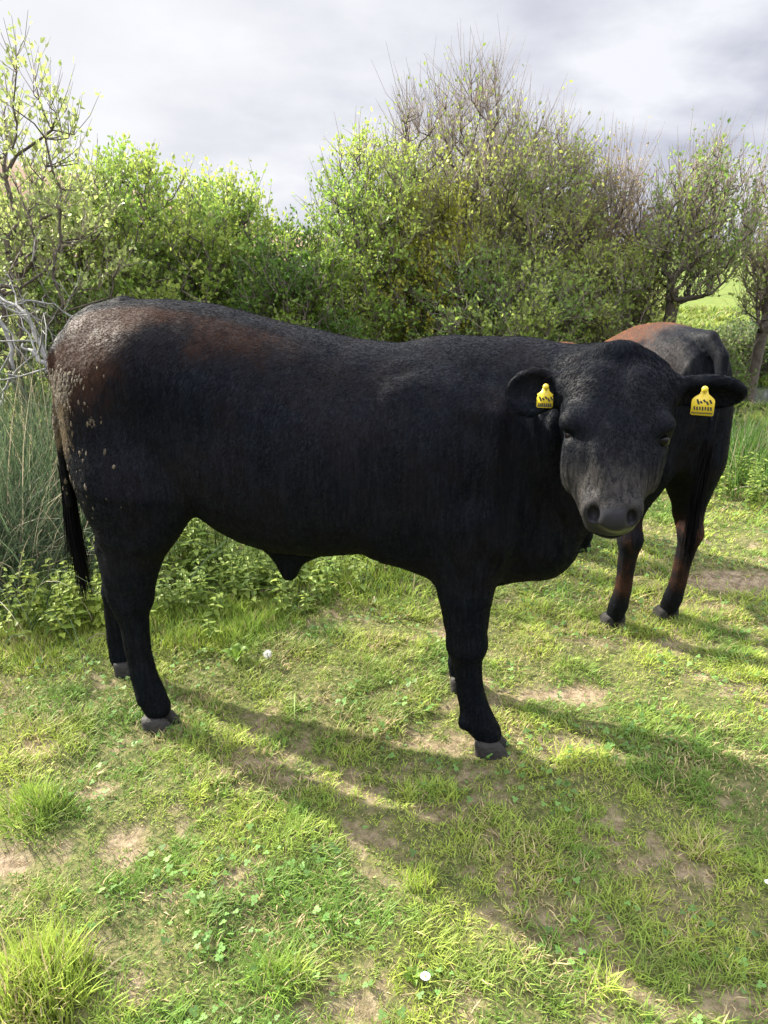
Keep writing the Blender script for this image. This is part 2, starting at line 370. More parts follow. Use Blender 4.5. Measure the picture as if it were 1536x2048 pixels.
def bull_one(F):
    # hips, thighs, shoulders (both sides)
    for s in (-1, 1):
        F.ell((-.52, s*.17, 1.25), (.11, .09, .10), .08)                     # hook bone
        F.ell((-.65, s*.14, 1.02), (.135, .11, .27), .09)                    # round of the thigh
        F.ell((-.60, s*.16, .88), (.15, .11, .22), .08)
        F.ell((.38, s*.17, .92), (.16, .10, .30), .10)                      # shoulder and upper arm
        F.ell((.52, s*.17, .84), (.10, .09, .12), .07)
        F.ell((.0, s*.17, .93), (.38, .14, .22), .10)                       # ribs
        F.ell((.20, s*.21, .92), (.035, .055, .22), .05)
        F.ell((-.50, s*.20, .84), (.09, .07, .12), .06)                      # stifle fold
        F.ell((-.37, s*.355, 1.10), (.11, .055, .10), .07, op='s')            # hollow of the flank
        F.ell((.215, s*.365, 1.02), (.028, .05, .24), .05, op='s')            # crease behind the shoulder
        F.ell((-.50, s*.345, .93), (.030, .05, .20), .06, op='s')             # groove before the thigh
        F.ell((.27, s*.185, .94), (.06, .045, .24), .09)                      # edge of the shoulder blade
    # neck
    F.chain([(.42, 0, 1.00, .27), (.60, -.02, 1.03, .25), (.74, -.09, 1.09, .185), (.84, -.19, 1.15, .145), (.87, -.26, 1.17, .12)], .08)
    F.chain([(.38, 0, 1.21, .12), (.60, -.03, 1.215, .12), (.76, -.10, 1.24, .10), (.85, -.20, 1.27, .09), (.87, -.27, 1.27, .085)], .07)
    F.chain([(.58, -.02, .76, .19), (.69, -.05, .76, .155), (.76, -.08, .85, .13), (.83, -.16, 1.0, .10)], .08)
    F.ell((.735, -.04, .73), (.09, .12, .15), .06)                           # brisket
    # near foreleg
    def L2(px, py, y, r): p = loc(px, py, y); return (p[0], p[1], p[2], r)
    y = -.20
    F.chain([L2(925, 1040, -.2, .115), L2(932, 1130, y, .098), L2(931, 1185, y, .086), L2(932, 1240, y, .071), L2(934, 1285, y, .060)], .05, .9)
    F.ell(loc(934, 1288, y), (.060, .055, .050), .03); F.ell(loc(926, 1446, y-.03), (.014, .014, .020), .012); F.ell(loc(926, 1446, y+.03), (.014, .014, .020), .012)
    F.chain([L2(933, 1300, y, .053), L2(936, 1345, y, .044), L2(941, 1385, y, .044), L2(950, 1420, y, .048), L2(962, 1447, y, .050), L2(975, 1466, y, .047)], .02, .9)
    F.ell(loc(935, 1440, y), (.022, .03, .02), .03)
    # far foreleg
    y = .17
    F.chain([L2(925, 1050, y, .11), L2(930, 1130, y, .095), L2(930, 1190, y, .07), L2(926, 1230, y, .050), L2(922, 1280, y, .038), L2(918, 1325, y, .041), L2(920, 1350, y, .040)], .05, .9)
    # near hind leg
    y = -.20
    F.chain([L2(270, 980, -.19, .16), L2(268, 1060, y, .115), L2(265, 1110, y, .095), L2(264, 1150, y, .080), L2(268, 1190, y, .066)], .06, .85)
    F.chain([L2(262, 1195, y, .060), L2(268, 1240, y, .049), L2(274, 1290, y, .044), L2(286, 1345, y, .045), L2(300, 1385, y, .050), L2(313, 1412, y, .050)], .025, .85)
    F.chain([L2(205, 1095, y, .02), L2(236, 1180, y, .030), L2(252, 1215, y, .030)], .05)
    F.ell(loc(283, 1402, y-.03), (.015, .014, .020), .012); F.ell(loc(283, 1402, y+.03), (.015, .014, .020), .012)
    F.ell(loc(236, 1188, y), (.024, .022, .045), .03)                        # point of the hock
    # far hind leg
    y = .13
    F.chain([L2(265, 1000, y, .15), L2(252, 1080, y, .10), L2(244, 1130, y, .075), L2(238, 1180, y, .058)], .06, .85)
    F.chain([L2(234, 1185, y, .055), L2(233, 1230, y, .044), L2(236, 1280, y, .042), L2(243, 1315, y, .045), L2(256, 1340, y, .045)], .025, .85)
    # sheath and scrotum-side skin under the belly
    F.chain([L2(500, 1040, 0, .05), L2(552, 1088, 0, .045), L2(571, 1125, 0, .030), L2(577, 1147, 0, .019)], .06); F.chain([L2(670, 1075, 0, .045), L2(600, 1112, 0, .028), L2(582, 1142, 0, .014)], .05)
    # tail
    F.chain([L2(250, 625, 0, .05), L2(190, 634, 0, .040), L2(158, 650, -.02, .034), L2(133, 695, -.05, .030), L2(120, 760, -.07, .026), L2(119, 850, -.08, .021), L2(128, 940, -.07, .018), L2(139, 1010, -.05, .015)], .010)
    add_head(F, HM, HO, .965)
    pose1['ears'] = [add_ear(F, HM, HO, 1, rad(13), rad(18), length=.132, tall=.062, S=.965), add_ear(F, HM, HO, -1, rad(2), rad(72), length=.155, S=.965)]
HM, HO = head_matrix(to_local(at_depth(1243, 712, 1.865)), 0, 0)
# forehead looks back at the camera: yaw is measured in the body's frame
_f = to_local(CAM)-HO; HYAW = math.atan2(_f[1], _f[0])+rad(4.5); HM, HO = head_matrix(HO, HYAW, rad(30))
pose1 = {'shape': bull_one}
bull = empty('bull', B0, BA); tag(bull, 'large black bull standing side-on in the foreground with its head turned to the camera', 'bull')
V, Q = build_bull(bull, pose1)
def coat_attrs(V, one=True):
    x, y, z = V.T
    zt = np.interp(x, TOP[:, 0], TOP[:, 1])
    n = fbm(V, 9, 4, 3)
    d = zt-z
    brown = sstep(.0, .03, d)*sstep(.15, .05, d+.12*(n-.5))*sstep(-.85, -.7, x)*sstep(.05, -.15, x)*(.35+.75*sstep(.35, .6, fbm(V, 5, 3, 44)))
    brown = brown*(.55+.5*sstep(-.3, -.6, x))
    brown = np.maximum(brown, 1.0*sstep(-.45, -.66, x)*sstep(.40, .15, d)*sstep(.03, .09, d)*sstep(.28, .48, n))
    brown = np.maximum(brown, .13*sstep(.45, .62, n)*(z > .6))
    mud = sstep(-.62, -.82, x)*sstep(.88, 1.05, z)*sstep(1.28, 1.18, z)*.78
    mud = np.maximum(mud, .22*sstep(.5, .65, fbm(V, 14, 3, 9))*sstep(-.3, -.6, x)*(z > .9))
    return brown, mud
def head_coords(V, M, O, S=.965): return ((V-O)@M)/S
brown, mud = coat_attrs(V)
hc = head_coords(V, HM, HO)
inh = (hc[:, 1] > -.05) & (hc[:, 1] < .55) & (np.abs(hc[:, 0]) < .15) & (hc[:, 2] > -.15)
nose = sstep(.398, .412, hc[:, 1]+.12*np.abs(hc[:, 0]))*sstep(.072, .06, np.abs(hc[:, 0]))*sstep(-.04, -.025, hc[:, 2])*inh
grey = inh*(sstep(.28, .34, hc[:, 1])*sstep(.44, .41, hc[:, 1])*.75+sstep(.2, .3, hc[:, 1])*.30)  # grey on the muzzle puts its sunlit look into the hide colour
brown[inh] *= .2; mud[inh] = 0
body = mesh('body', V, Q, HIDE, bull, attrs={'brown': brown, 'mud': mud, 'nose': nose, 'grey': grey})

def hoofs(parent, spots):
    for (x, y, z0, yaw, s) in spots:
        a = HoofAcc(); hoof_mesh(a, x, y, z0, yaw, s); a.build(parent)
def hp(px, py, y): p = loc(px, py, y); return (p[0], y)
hoofs(bull, [(*hp(975, 1480, -.2), -.02, 0, 1.0), (*hp(922, 1372, .17), -.012, 0, .95), (*hp(315, 1432, -.2), -.02, 0, 1.0), (*hp(260, 1352, .13), -.012, 0, 1.0)])

# eyes, tail switch, ear tags, fur: builders shared by both animals
def ball(c, r, n=16, m=10, M=None):
    th = np.linspace(0, np.pi, m)[:, None]; ph = np.arange(n)[None]*2*np.pi/n
    V = np.stack([np.sin(th)*np.cos(ph), np.sin(th)*np.sin(ph), np.cos(th)+0*ph], -1).reshape(-1, 3)*np.asarray(r)
    if M is not None: V = V@np.asarray(M).T
    i = np.arange(m-1)[:, None]*n; j = np.arange(n)[None]; k = (j+1) % n
    return V+np.asarray(c), np.stack([i+j, i+k, i+n+k, i+n+j], -1).reshape(-1, 4)
def eyes(parent, M, O, S=1.0):
    for s in (-1, 1):
        V, Q = ball(O+M@np.array([s*.107, .219, .003])*S, np.array([.019, .015, .018])*S, M=M); mesh('eye', V, Q, EYE, parent)
def strands(roots, dirs, length, width, droop, col, nseg=4, spread=.15, r=rng):
    """flat tapering strands; returns verts, quads, colours"""
    n = len(roots); L = length*(.7+.5*r.random(n)); D = unit(dirs+r.normal(0, spread, (n, 3)))
    side = unit(np.cross(D, r.normal(0, 1, (n, 3)))); P = roots.copy(); out = []; Dc = D.copy(); w0 = width*(.7+.6*r.random(n))
    for i in range(nseg+1):
        w = w0*(1-(i/nseg)**1.5*.85); out.append(np.stack([P-side*w[:, None]/2, P+side*w[:, None]/2], 1))
        P = P+Dc*(L/nseg)[:, None]; Dc = unit(Dc+np.array([0, 0, -droop/nseg])+r.normal(0, spread*.25, (n, 3)))
    V = np.stack(out, 1).reshape(-1, 3); b = np.arange(n)[:, None]*(2*(nseg+1)); i = np.arange(nseg)[None]*2
    Q = np.stack([b+i, b+i+1, b+i+3, b+i+2], -1).reshape(-1, 4)
    c = np.repeat(np.broadcast_to(np.asarray(col, float), (n, 3))*(.7+.6*r.random((n, 1))), 2*(nseg+1), 0)
    return V, Q, c
def tail_switch(parent, pts, n=1000, L=.27, width=.0030):
    P = np.array(pts); t = rng.random(n)*(len(P)-1); i = t.astype(int).clip(0, len(P)-2); f = (t-i)[:, None]
    R = P[i]*(1-f)+P[i+1]*f+rng.normal(0, .009, (n, 3)); d = unit(P[i+1]-P[i])
    V, Q, c = strands(R, d, L, width, .5, (.006, .0055, .006), 6, .045); return mesh('tail_switch', V, Q, FUR, parent, col=c)
def fur(parent, V, Q, flow, colf, n=260000, L=.011, w=.0011, keep=None, lenf=None):
    N = vnormals(V, Q); a = np.linalg.norm(np.cross(V[Q[:, 2]]-V[Q[:, 0]], V[Q[:, 3]]-V[Q[:, 1]]), axis=1); a = a/a.sum()
    f = rng.choice(len(Q), n, p=a); u = rng.random((n, 2)); q = V[Q[f]]
    P = (q[:, 0]*(1-u[:, :1])+q[:, 1]*u[:, :1])*(1-u[:, 1:])+(q[:, 3]*(1-u[:, :1])+q[:, 2]*u[:, :1])*u[:, 1:]
    Nn = N[Q[f, 0]]
    if keep is not None: k = keep(P); P = P[k]; Nn = Nn[k]
    D = flow(P); D = unit(D-Nn*(D*Nn).sum(1)[:, None]); n = len(P)
    lift = .10+.22*rng.random((n, 1)); D = unit(D+Nn*lift+rng.normal(0, .10, (n, 3)))
    l = L*(.6+.7*rng.random(n));
    if lenf is not None: l = l*lenf(P)
    side = unit(np.cross(D, Nn)+rng.normal(0, .3, (n, 3)))*w*(.7+.6*rng.random((n, 1)))/2
    P = P-Nn*.001; T = P+D*l[:, None]
    VV = np.stack([P-side, P+side, T], 1).reshape(-1, 3); F = np.arange(3*n).reshape(-1, 3)
    return mesh('fur', VV, F, FUR, parent, col=np.repeat(colf(P)*(.75+.5*rng.random((n, 1))), 3, 0))
def ear_tag(parent, top, right, down, out, w=.052, h=.052, label=None):
    """flat flexible tag: neck, body with rounded corners, printed marks; a pin through the ear"""
    top, right, down, out = [np.asarray(v, float) for v in (top, right, down, out)]
    pr = [(-.006, 0), (.006, 0), (.010, .012), (.020, .020), (w/2-.002, .024), (w/2, .028), (w/2, .022+h-.006), (w/2-.003, .022+h-.003), (-w/2+.003, .022+h-.003), (-w/2, .022+h-.006), (-w/2, .028), (-w/2+.002, .024), (-.020, .020), (-.010, .012)]
    n = len(pr); c = lambda a, b, o: top+right*a+down*b+out*(o+.10*b*b*6)
    V = [c(a, b, .0015) for a, b in pr]+[c(a, b, -.0015) for a, b in pr]
    t = mesh('ear_tag', V, [np.array([list(range(n))]), np.array([list(range(2*n-1, n-1, -1))]), np.array([[i, n+i, n+(i+1) % n, (i+1) % n] for i in range(n)])], TAG_M, parent, smooth=False)
    if label: t['label'] = label
    A = Acc()
    def bar(a0, b0, a1, b1, w_):
        p = np.array([a0, b0]); q = np.array([a1, b1]); d = (q-p)/np.linalg.norm(q-p); s = np.array([-d[1], d[0]])*w_/2
        A.add(np.array([c(*(p-s), .0026), c(*(p+s), .0026), c(*(q+s), .0026), c(*(q-s), .0026)]), [[0, 1, 2, 3]])
    bar(-w*.46, .022+h*.80, w*.46, .022+h*.80, .0022)                      # rule near the lower edge
    for k in range(5):                                                     # worn emblem and digits, unreadable as in the photograph
        a = -.014+k*.007; bar(a, .025+.004*(k % 2), a+.005, .037-.003*(k % 3), .0042)
    for k in range(7):
        a = -w*.36+k*w*.12; bar(a, .042, a+.001, .050+.001*(k % 2), .0034)
    v, q, _ = A.get(); mesh('printed_marks', v, q, TAG_INK, t, smooth=False)
    v, q = tube([top-out*.012, top+out*.008], [.005, .005], 8); v2, q2 = ball(top+out*.006, (.008, .008, .008), 10, 6)
    B = Acc(); B.add(v, q); B.add(v2, q2); v, q, _ = B.get(); mesh('pin', v, q, TAG_M, t)
    return t

# ---- first bull: details
def tail_pts1(): return [loc(*p) for p in ((127, 900, -.01), (134, 960, -.02), (141, 1010, -.02), (150, 1060, -.02))]
E_L, E_R = pose1['ears']
def place_tag(e, px, py, off, lab, S):
    root, ax, up, op, cen = e; d0 = HM@np.array([0, 1, 0]); dn = unit(np.array([0, 0, -1.0])+.1*d0)
    y0 = cen[1]; p = loc(px, py, y0); out = unit(to_local(CAM)-p); out = unit(out*np.array([1, 1, .3])); rt = unit(np.cross(dn, out)); dn = np.cross(out, rt)
    return ear_tag(bull, p+out*off, -rt, dn, out, S*.056, S*.048, lab)
eyes(bull, HM, HO, .965)
tail_switch(bull, tail_pts1())
place_tag(E_L, 1092, 770, .03, 'smaller yellow ear tag half inside the ear', .72)
place_tag(E_R, 1411, 772, .06, 'larger yellow ear tag with dark printing below the ear', .92)
def flow1(P):
    D = np.tile([-.42, 0, -.9], (len(P), 1)); D[:, 0] -= .9*sstep(.20, .05, np.interp(P[:, 0], TOP[:, 0], TOP[:, 1])-P[:, 2])
    w = fbm(P, 7, 3, 5)[:, None]-.5; D = D+np.array([.9, 0, .4])*w
    h = head_coords(P, HM, HO); m = (h[:, 1] > -.05) & (h[:, 2] > -.16) & (np.abs(h[:, 0]) < .17)
    hd = np.stack([h[:, 0]*2.5, h[:, 1]*0+.6, 0*h[:, 0]], 1)+np.stack([w[:, 0]*5, w[:, 0]*0, w[:, 0]*0], 1)
    D[m] = (hd@HM.T)[m]; return D
def col1(P):
    b, m = coat_attrs(P); n = fbm(P, 60, 2, 8)[:, None]
    c = np.array([.0033, .0045, .0070])*(.1+2.1*fbm(P*np.array([1, 1, .10]), 45, 3, 18)[:, None])+.0018*n*np.array([.8, 1, 1.25])
    b = np.clip(b[:, None]*(.3+1.2*n), 0, 1); c = c*(1-b)+np.array([.042, .021, .0130])*b
    mm = sstep(.42, .66, m*1.3*(.3+.5*n[:, 0]+.7*fbm(P, 32, 3, 66)))[:, None]; c = c*(1-mm)+np.array([.115, .088, .055])*mm
    h = head_coords(P, HM, HO); g = (np.clip((h[:, 1] > -.05) & (np.abs(h[:, 0]) < .15) & (h[:, 2] > -.15), 0, 1)*(sstep(.26, .34, h[:, 1])*.8))[:, None]*(.4+n)  # same sunlit muzzle tone painted into the hairs
    return c*(1-g)+np.array([.050, .046, .042])*g
def keep1(P):
    h = head_coords(P, HM, HO); bare = (h[:, 1] > .405) & (h[:, 2] > -.035) & (np.abs(h[:, 0]) < .068)
    eye = np.minimum(np.linalg.norm(h-[.125, .212, .006], axis=1), np.linalg.norm(h-[-.125, .212, .006], axis=1)) < .02
    return ~bare & ~eye & (P[:, 2] > .05)
def len1(P):
    h = head_coords(P, HM, HO); poll = sstep(.12, .02, h[:, 1])*(np.abs(h[:, 0]) < .13)*(h[:, 1] > -.06)*(h[:, 2] > -.1); face = (h[:, 1] > .15)*(h[:, 2] > -.2)*(np.abs(h[:, 0]) < .2)
    return 1+1.3*poll-.45*face+.9*(np.abs(h[:, 0]) > .165)*(h[:, 1] > -.05)*(h[:, 1] < .2)*(np.abs(h[:, 2]) < .15)
FUR_N = 650000
fur(bull, V, Q, flow1, col1, FUR_N, keep=keep1, lenf=len1)
def dried_mud(parent, V, Q, n=2600):
    N = vnormals(V, Q); w = (sstep(-.60, -.80, V[:, 0])*sstep(.98, 1.12, V[:, 2])*sstep(1.27, 1.20, V[:, 2])*(V[:, 1] < .02)*sstep(.42, .62, fbm(V, 15, 3, 21)))
    w = w+.010*sstep(-.5, -.8, V[:, 0])*sstep(.7, .9, V[:, 2])*(V[:, 1] < 0)*(V[:, 2] < 1.3); w /= w.sum()
    A = Acc()
    for i in rng.choice(len(V), n, p=w):
        z = N[i]; x = unit(np.cross(z, [0, .3, 1])); y = np.cross(z, x); R = np.array([x, y, z]).T; s = .0020+.0045*rng.random()**2.2
        v, q = ball((0, 0, 0), (s*(.6+.5*rng.random()), s*(1.1+1.1*rng.random()), s*.4), 7, 5); v = v*(1+.8*(rng.random((len(v), 1))-.5)); A.add(v@R.T+V[i], q, np.array([.088, .068, .043])*(.5+.7*rng.random()))
    v, q, c = A.get(); o = mesh('dried_mud', v, q, simple_mat('dried_mud', (0, 0, 0), .9, .4, 300, attr=True), parent, col=c); o['kind'] = 'stuff'; o['label'] = 'crumbs of dried tan mud on the rump'
dried_mud(bull, V, Q)

# ------------------------------------------------------------------ second bull, seen from behind
B2A = rad(104); _m = np.array([1.165, 3.03, 0.0]); S2 = .905
B2 = _m+.60*S2*np.array([math.cos(B2A), math.sin(B2A), 0])
bull2 = empty('bull', B2, B2A); tag(bull2, 'black bull with a rusty red back, seen from behind beyond the other bull', 'bull')
H2M, H2O = head_matrix((1.02, .10, .62), rad(5), rad(5))
def bull_two(F):
    for s in (-1, 1):
        F.ell((-.52, s*.19, 1.25), (.11, .09, .10), .08); F.ell((-.66, s*.16, 1.02), (.16, .12, .30), .09); F.ell((-.60, s*.17, .86), (.16, .11, .22), .08)
        F.ell((.36, s*.18, .92), (.17, .115, .30), .09); F.ell((.50, s*.17, .80), (.12, .10, .15), .07); F.ell((.0, s*.17, .93), (.38, .14, .22), .10)
        F.ell((-.80, s*.07, 1.28), (.05, .05, .06), .06)                                     # pin bones
        x0, xf = (-.60, .56) if s > 0 else (-.60, .30)
        F.chain([(-.66, s*.16, .86, .15), (-.62, s*.17, .70, .11), (-.62, s*.165, .58, .080), (-.66, s*.16, .49, .062)], .06, .85)
        F.chain([(-.67, s*.16, .49, .056), (-.65, s*.155, .36, .043), (-.64, s*.15, .22, .041), (-.62, s*.15, .13, .047), (-.60, s*.15, .07, .046)], .025, .9)
        F.chain([(.44, s*.16, .72, .10), (.46+(xf-.56)*.5, s*.16, .52, .072), (.5+(xf-.56)*.7, s*.16, .38, .054), (.53+xf-.56, s*.155, .20, .043), (.54+xf-.56, s*.155, .12, .046), (xf, s*.155, .07, .045)], .05, .9)
    F.chain([(.42, 0, .98, .25), (.62, .01, .92, .22), (.80, .05, .82, .17), (.96, .08, .70, .12)], .08)
    F.chain([(.62, .02, .74, .16), (.78, .05, .70, .12)], .08)
    F.chain([(-.72, 0, 1.40, .05), (-.82, 0, 1.41, .04), (-.89, -.01, 1.35, .033), (-.925, .0, 1.25, .027), (-.925, .015, 1.12, .022), (-.92, .02, .98, .019), (-.91, .02, .86, .016)], .014)
    add_head(F, H2M, H2O); add_ear(F, H2M, H2O, -1, rad(10), rad(20)); add_ear(F, H2M, H2O, 1, rad(10), rad(20))
V2, Q2 = build_bull(bull2, {'shape': bull_two, 'drop': .075, 'h': .009, 'folds': 0})
V2[:, 1] *= 1-.19*sstep(.55, .8, V2[:, 2])
def attrs2(V):
    x, y, z = V.T; zt = np.interp(x, TOP[:, 0], TOP[:, 1])*(1-.075*sstep(-.5, .3, x)); n = fbm(V, 9, 4, 13)
    brown = 1.9*sstep(.30, .12, zt-z)*sstep(-.68, -.36, x+.25*(n-.5))*sstep(.9, .5, x)
    brown = np.maximum(brown, .65*sstep(.66, .5, z)*sstep(.14, .24, z)*sstep(.25, .6, n)); brown = np.maximum(brown, .12*sstep(.5, .7, n))
    grey = .8*sstep(.20, .08, zt-z)*sstep(-.42, -.60, x)*sstep(.42, .6, n)
    return brown, grey
br2, gr2 = attrs2(V2); z0 = np.zeros(len(V2))
_eye = np.array([.121, .212, .004])
b2 = mesh('body', V2*S2, Q2, HIDE, bull2, attrs={'brown': br2, 'mud': z0, 'nose': z0, 'grey': gr2})
hoofs(bull2, [(x*S2, y*S2, -.008, 0, .95*S2) for x, y in ((-.585, .15), (-.585, -.15), (.58, .155), (.32, -.155))])
eyes(bull2, H2M, H2O*S2, S2)
tail_switch(bull2, np.array([(-.925, .02, 1.02), (-.92, .02, .90), (-.91, .02, .80), (-.905, .02, .62)])*S2, 1100, .19)
def col2(P):
    b, g = attrs2(P/S2); n = fbm(P, 60, 2, 8)[:, None]; c = np.array([.0024, .0038, .0060])*(.1+2.1*fbm(P*np.array([1, 1, .12]), 45, 3, 18)[:, None])+.0018*n
    g = np.clip(g[:, None]*(.2+n), 0, 1); c = c*(1-g)+np.array([.05, .046, .044])*g
    b = np.clip(b[:, None]*(.3+1.2*n), 0, 1); return c*(1-b)+np.array([.15, .058, .028])*b
def flow2(P): D = np.tile([-.5, 0, -.85], (len(P), 1)); D[:, 0] -= sstep(1.05, 1.2, P[:, 2]); return D
fur(bull2, V2*S2, Q2, flow2, col2, FUR_N//3, keep=lambda P: P[:, 2] > .05)

# ------------------------------------------------------------------ the ground
BARE = []                                            # (x, y, rx, ry, strength) worn patches of soil, in metres
def bare_px(px, py, rx, ry, s=1.0): g = ground(px, py); BARE.append((g[0], g[1], rx, ry, s))
for a in ((1110, 1385, 0.207, 0.075, 0.82), (880, 1490, 0.159, 0.045, 0.73), (935, 1560, 0.071, 0.060, 0.57), (1130, 1475, 0.104, 0.045, 0.65), (250, 1700, 0.064, 0.090, 0.73), (10, 1725, 0.080, 0.067, 0.82), (500, 1535, 0.111, 0.037, 0.82),
          (590, 1560, 0.128, 0.030, 0.65), (880, 1630, 0.071, 0.045, 0.65), (1490, 1160, 0.398, 0.120, 0.82), (1400, 1215, 0.198, 0.075, 0.57), (180, 1585, 0.080, 0.037, 0.65), (1330, 1800, 0.095, 0.075, 0.29), (1100, 1840, 0.128, 0.090, 0.37), (180, 1890, 0.056, 0.037, 0.41),
          (1480, 2010, 0.128, 0.045, 0.65), (350, 1790, 0.064, 0.037, 0.49), (930, 2010, 0.056, 0.037, 0.49), (690, 1230, 0.159, 0.090, 0.41), (1300, 1285, 0.278, 0.053, 0.41), (60, 1190, 0.239, 0.090, 0.65), (1500, 880, 0.080, 0.075, 0.16), (620, 1400, 0.159, 0.045, 0.29), (780, 1390, 0.095, 0.045, 0.32)): bare_px(*a)
LUSH = []
def lush_px(px, py, rx, ry, h): g = ground(px, py); LUSH.append((g[0], g[1], rx, ry, h))
for a in ((75, 1985, .13, .13, .085), (80, 1625, .10, .10, .06), (845, 1775, .05, .06, .05), (870, 1600, .12, .08, .03), (610, 1680, .12, .08, .02), (150, 1230, .22, .30, .10), (30, 1300, .3, .25, .05), (420, 1250, .45, .30, .06), (720, 1150, .5, .4, .05),
          (560, 1960, .09, .07, .035), (1290, 1480, .15, .08, .02), (1480, 930, .7, .5, .12), (1050, 1540, .08, .05, .02), (1400, 1700, .1, .08, .025), (1180, 1990, .1, .06, .03), (700, 1500, .12, .08, .02)): lush_px(*a)
FEET = [tuple((B0+BF*x+BN*y)[:2]) for x, y in ((.577, -.2), (.50, .17), (-.587, -.2), (-.72, .13))]+[(1.03, 3.05), (1.3, 3.03)]
def near_noise(p): return fbm(p, 6.0, 4, 1)
def bare(p):
    n = fbm(p, 5.5, 4, 31); m = fbm(p, 22, 3, 33); b = sstep(.59, .72, n*.55+m*.47)*.65
    for x, y, rx, ry, s in BARE:
        d = np.sqrt(((p[..., 0]-x)/rx)**2+((p[..., 1]-y)/ry)**2)+(n-.5)*1.8+(m-.5)*.8; b = np.maximum(b, s*sstep(1.15, .6, d))
    return np.clip(b, 0, 1)*sstep(9, 6, p[..., 1])
def lush(p):
    h = np.zeros(p.shape[:-1])
    for x, y, rx, ry, a in LUSH:
        d = np.sqrt(((p[..., 0]-x)/rx)**2+((p[..., 1]-y)/ry)**2)+(near_noise(p)-.5)*.8; h = np.maximum(h, a*sstep(1.2, .4, d))
    return h
POND = (5.3, 8.6, 1.75, .95)
def H(p):
    x, y = p[..., 0], p[..., 1]; z = (fbm(p, 1.3, 3, 5)-.5)*.05+(fbm(p, 8, 3, 6)-.5)*.040
    z = z*sstep(.3, 1.2, y); z = z-.010*bare(p); z = z*(1-.8*sstep(.55, .1, np.minimum.reduce([np.hypot(x-a, y-b)*2 for a, b in FEET])))
    d = np.sqrt(((x-POND[0])/POND[2])**2+((y-POND[1])/POND[3])**2); z = z-.28*sstep(1.25, .8, d)
    far = sstep(14, 60, y); return z*(1-far)+.0*far
def grid_axis(parts):
    out = [np.arange(a, b, s) for a, b, s in parts]; return np.concatenate(out+[[parts[-1][1]]])
gx = grid_axis([(-600, -60, 40), (-60, -12, 3), (-12, -3, .3), (-3, 3, .03), (3, 12, .3), (12, 60, 3), (60, 600, 40)]); gy = grid_axis([(-8, .4, .6), (.4, 5.5, .035), (5.5, 12, .2), (12, 60, 2), (60, 900, 40)])
G = np.stack(np.meshgrid(gx, gy, indexing='ij'), -1); z = H(G); PV = np.concatenate([G, z[..., None]], -1).reshape(-1, 3); ni, nj = len(gx), len(gy)
ii = np.arange(ni-1)[:, None]*nj; jj = np.arange(nj-1)[None]; GQ = np.stack([ii+jj, ii+nj+jj, ii+nj+jj+1, ii+jj+1], -1).reshape(-1, 4)
def ground_material():
    m, nt, N, L = new_mat('pasture_soil'); out = N('ShaderNodeOutputMaterial'); b = N('ShaderNodeBsdfPrincipled'); tc = N('ShaderNodeTexCoord')
    def noise(s, d=6):
        n = N('ShaderNodeTexNoise'); n.inputs['Scale'].default_value = s; n.inputs['Detail'].default_value = d; n.inputs['Roughness'].default_value = .65; L(tc.outputs['Object'], n.inputs['Vector']); return n.outputs[0]
    def mix(f, A, B):
        q = N('ShaderNodeMix'); q.data_type = 'RGBA'; L(f, q.inputs[0])
        for v, s in ((A, q.inputs[6]), (B, q.inputs[7])):
            if isinstance(v, tuple): s.default_value = (*v, 1)
            else: L(v, s)
        return q.outputs[2]
    def ramp(v, a, c):
        q = N('ShaderNodeMapRange'); q.interpolation_type = 'SMOOTHSTEP'; q.inputs[1].default_value = a; q.inputs[2].default_value = c; L(v, q.inputs[0]); return q.outputs[0]
    a = N('ShaderNodeAttribute'); a.attribute_name = 'bare'; f = N('ShaderNodeAttribute'); f.attribute_name = 'far'
    soil = mix(ramp(noise(28), .35, .68), (.13, .09, .06), (.36, .27, .19)); soil = mix(ramp(noise(160, 3), .55, .75), soil, (.42, .33, .22))
    thatch = mix(ramp(noise(45), .35, .65), (.055, .065, .022), (.15, .145, .055))
    c = mix(a.outputs['Fac'], thatch, soil)
    lush_ = mix(ramp(noise(.35, 8), .35, .65), (.095, .135, .025), (.14, .17, .035)); lush_ = mix(ramp(noise(6, 6), .4, .7), lush_, (.075, .11, .025))
    c = mix(f.outputs['Fac'], c, lush_); L(c, b.inputs['Base Color']); b.inputs['Roughness'].default_value = .95; b.inputs['Specular IOR Level'].default_value = .15
    bp = N('ShaderNodeBump'); bp.inputs['Strength'].default_value = .9; bp.inputs['Distance'].default_value = .015; L(noise(55), bp.inputs['Height']); L(bp.outputs[0], b.inputs['Normal'])
    L(b.outputs[0], out.inputs[0]); return m
gb = bare(PV[:, :2]); gfar = sstep(9, 13, PV[:, 1])
go = mesh('ground', PV, GQ, ground_material(), attrs={'bare': gb, 'far': gfar}); tag(go, kind='structure')
th = np.arange(64)*2*np.pi/64
wv = np.stack([POND[0]+np.cos(th)*POND[2]*1.12, POND[1]+np.sin(th)*POND[3]*1.12, np.full(64, -.10)], 1)
m, nt, N, L = new_mat('pond_water'); o_ = N('ShaderNodeOutputMaterial'); b_ = N('ShaderNodeBsdfPrincipled'); b_.inputs['Base Color'].default_value = (.03, .035, .03, 1); b_.inputs['Roughness'].default_value = .08; b_.inputs['Specular IOR Level'].default_value = .8
tc = N('ShaderNodeTexCoord'); n_ = N('ShaderNodeTexNoise'); n_.inputs['Scale'].default_value = 9; L(tc.outputs['Object'], n_.inputs['Vector']); bp = N('ShaderNodeBump'); bp.inputs['Strength'].default_value = .12; bp.inputs['Distance'].default_value = .02; L(n_.outputs[0], bp.inputs['Height']); L(bp.outputs[0], b_.inputs['Normal']); L(b_.outputs[0], o_.inputs[0])
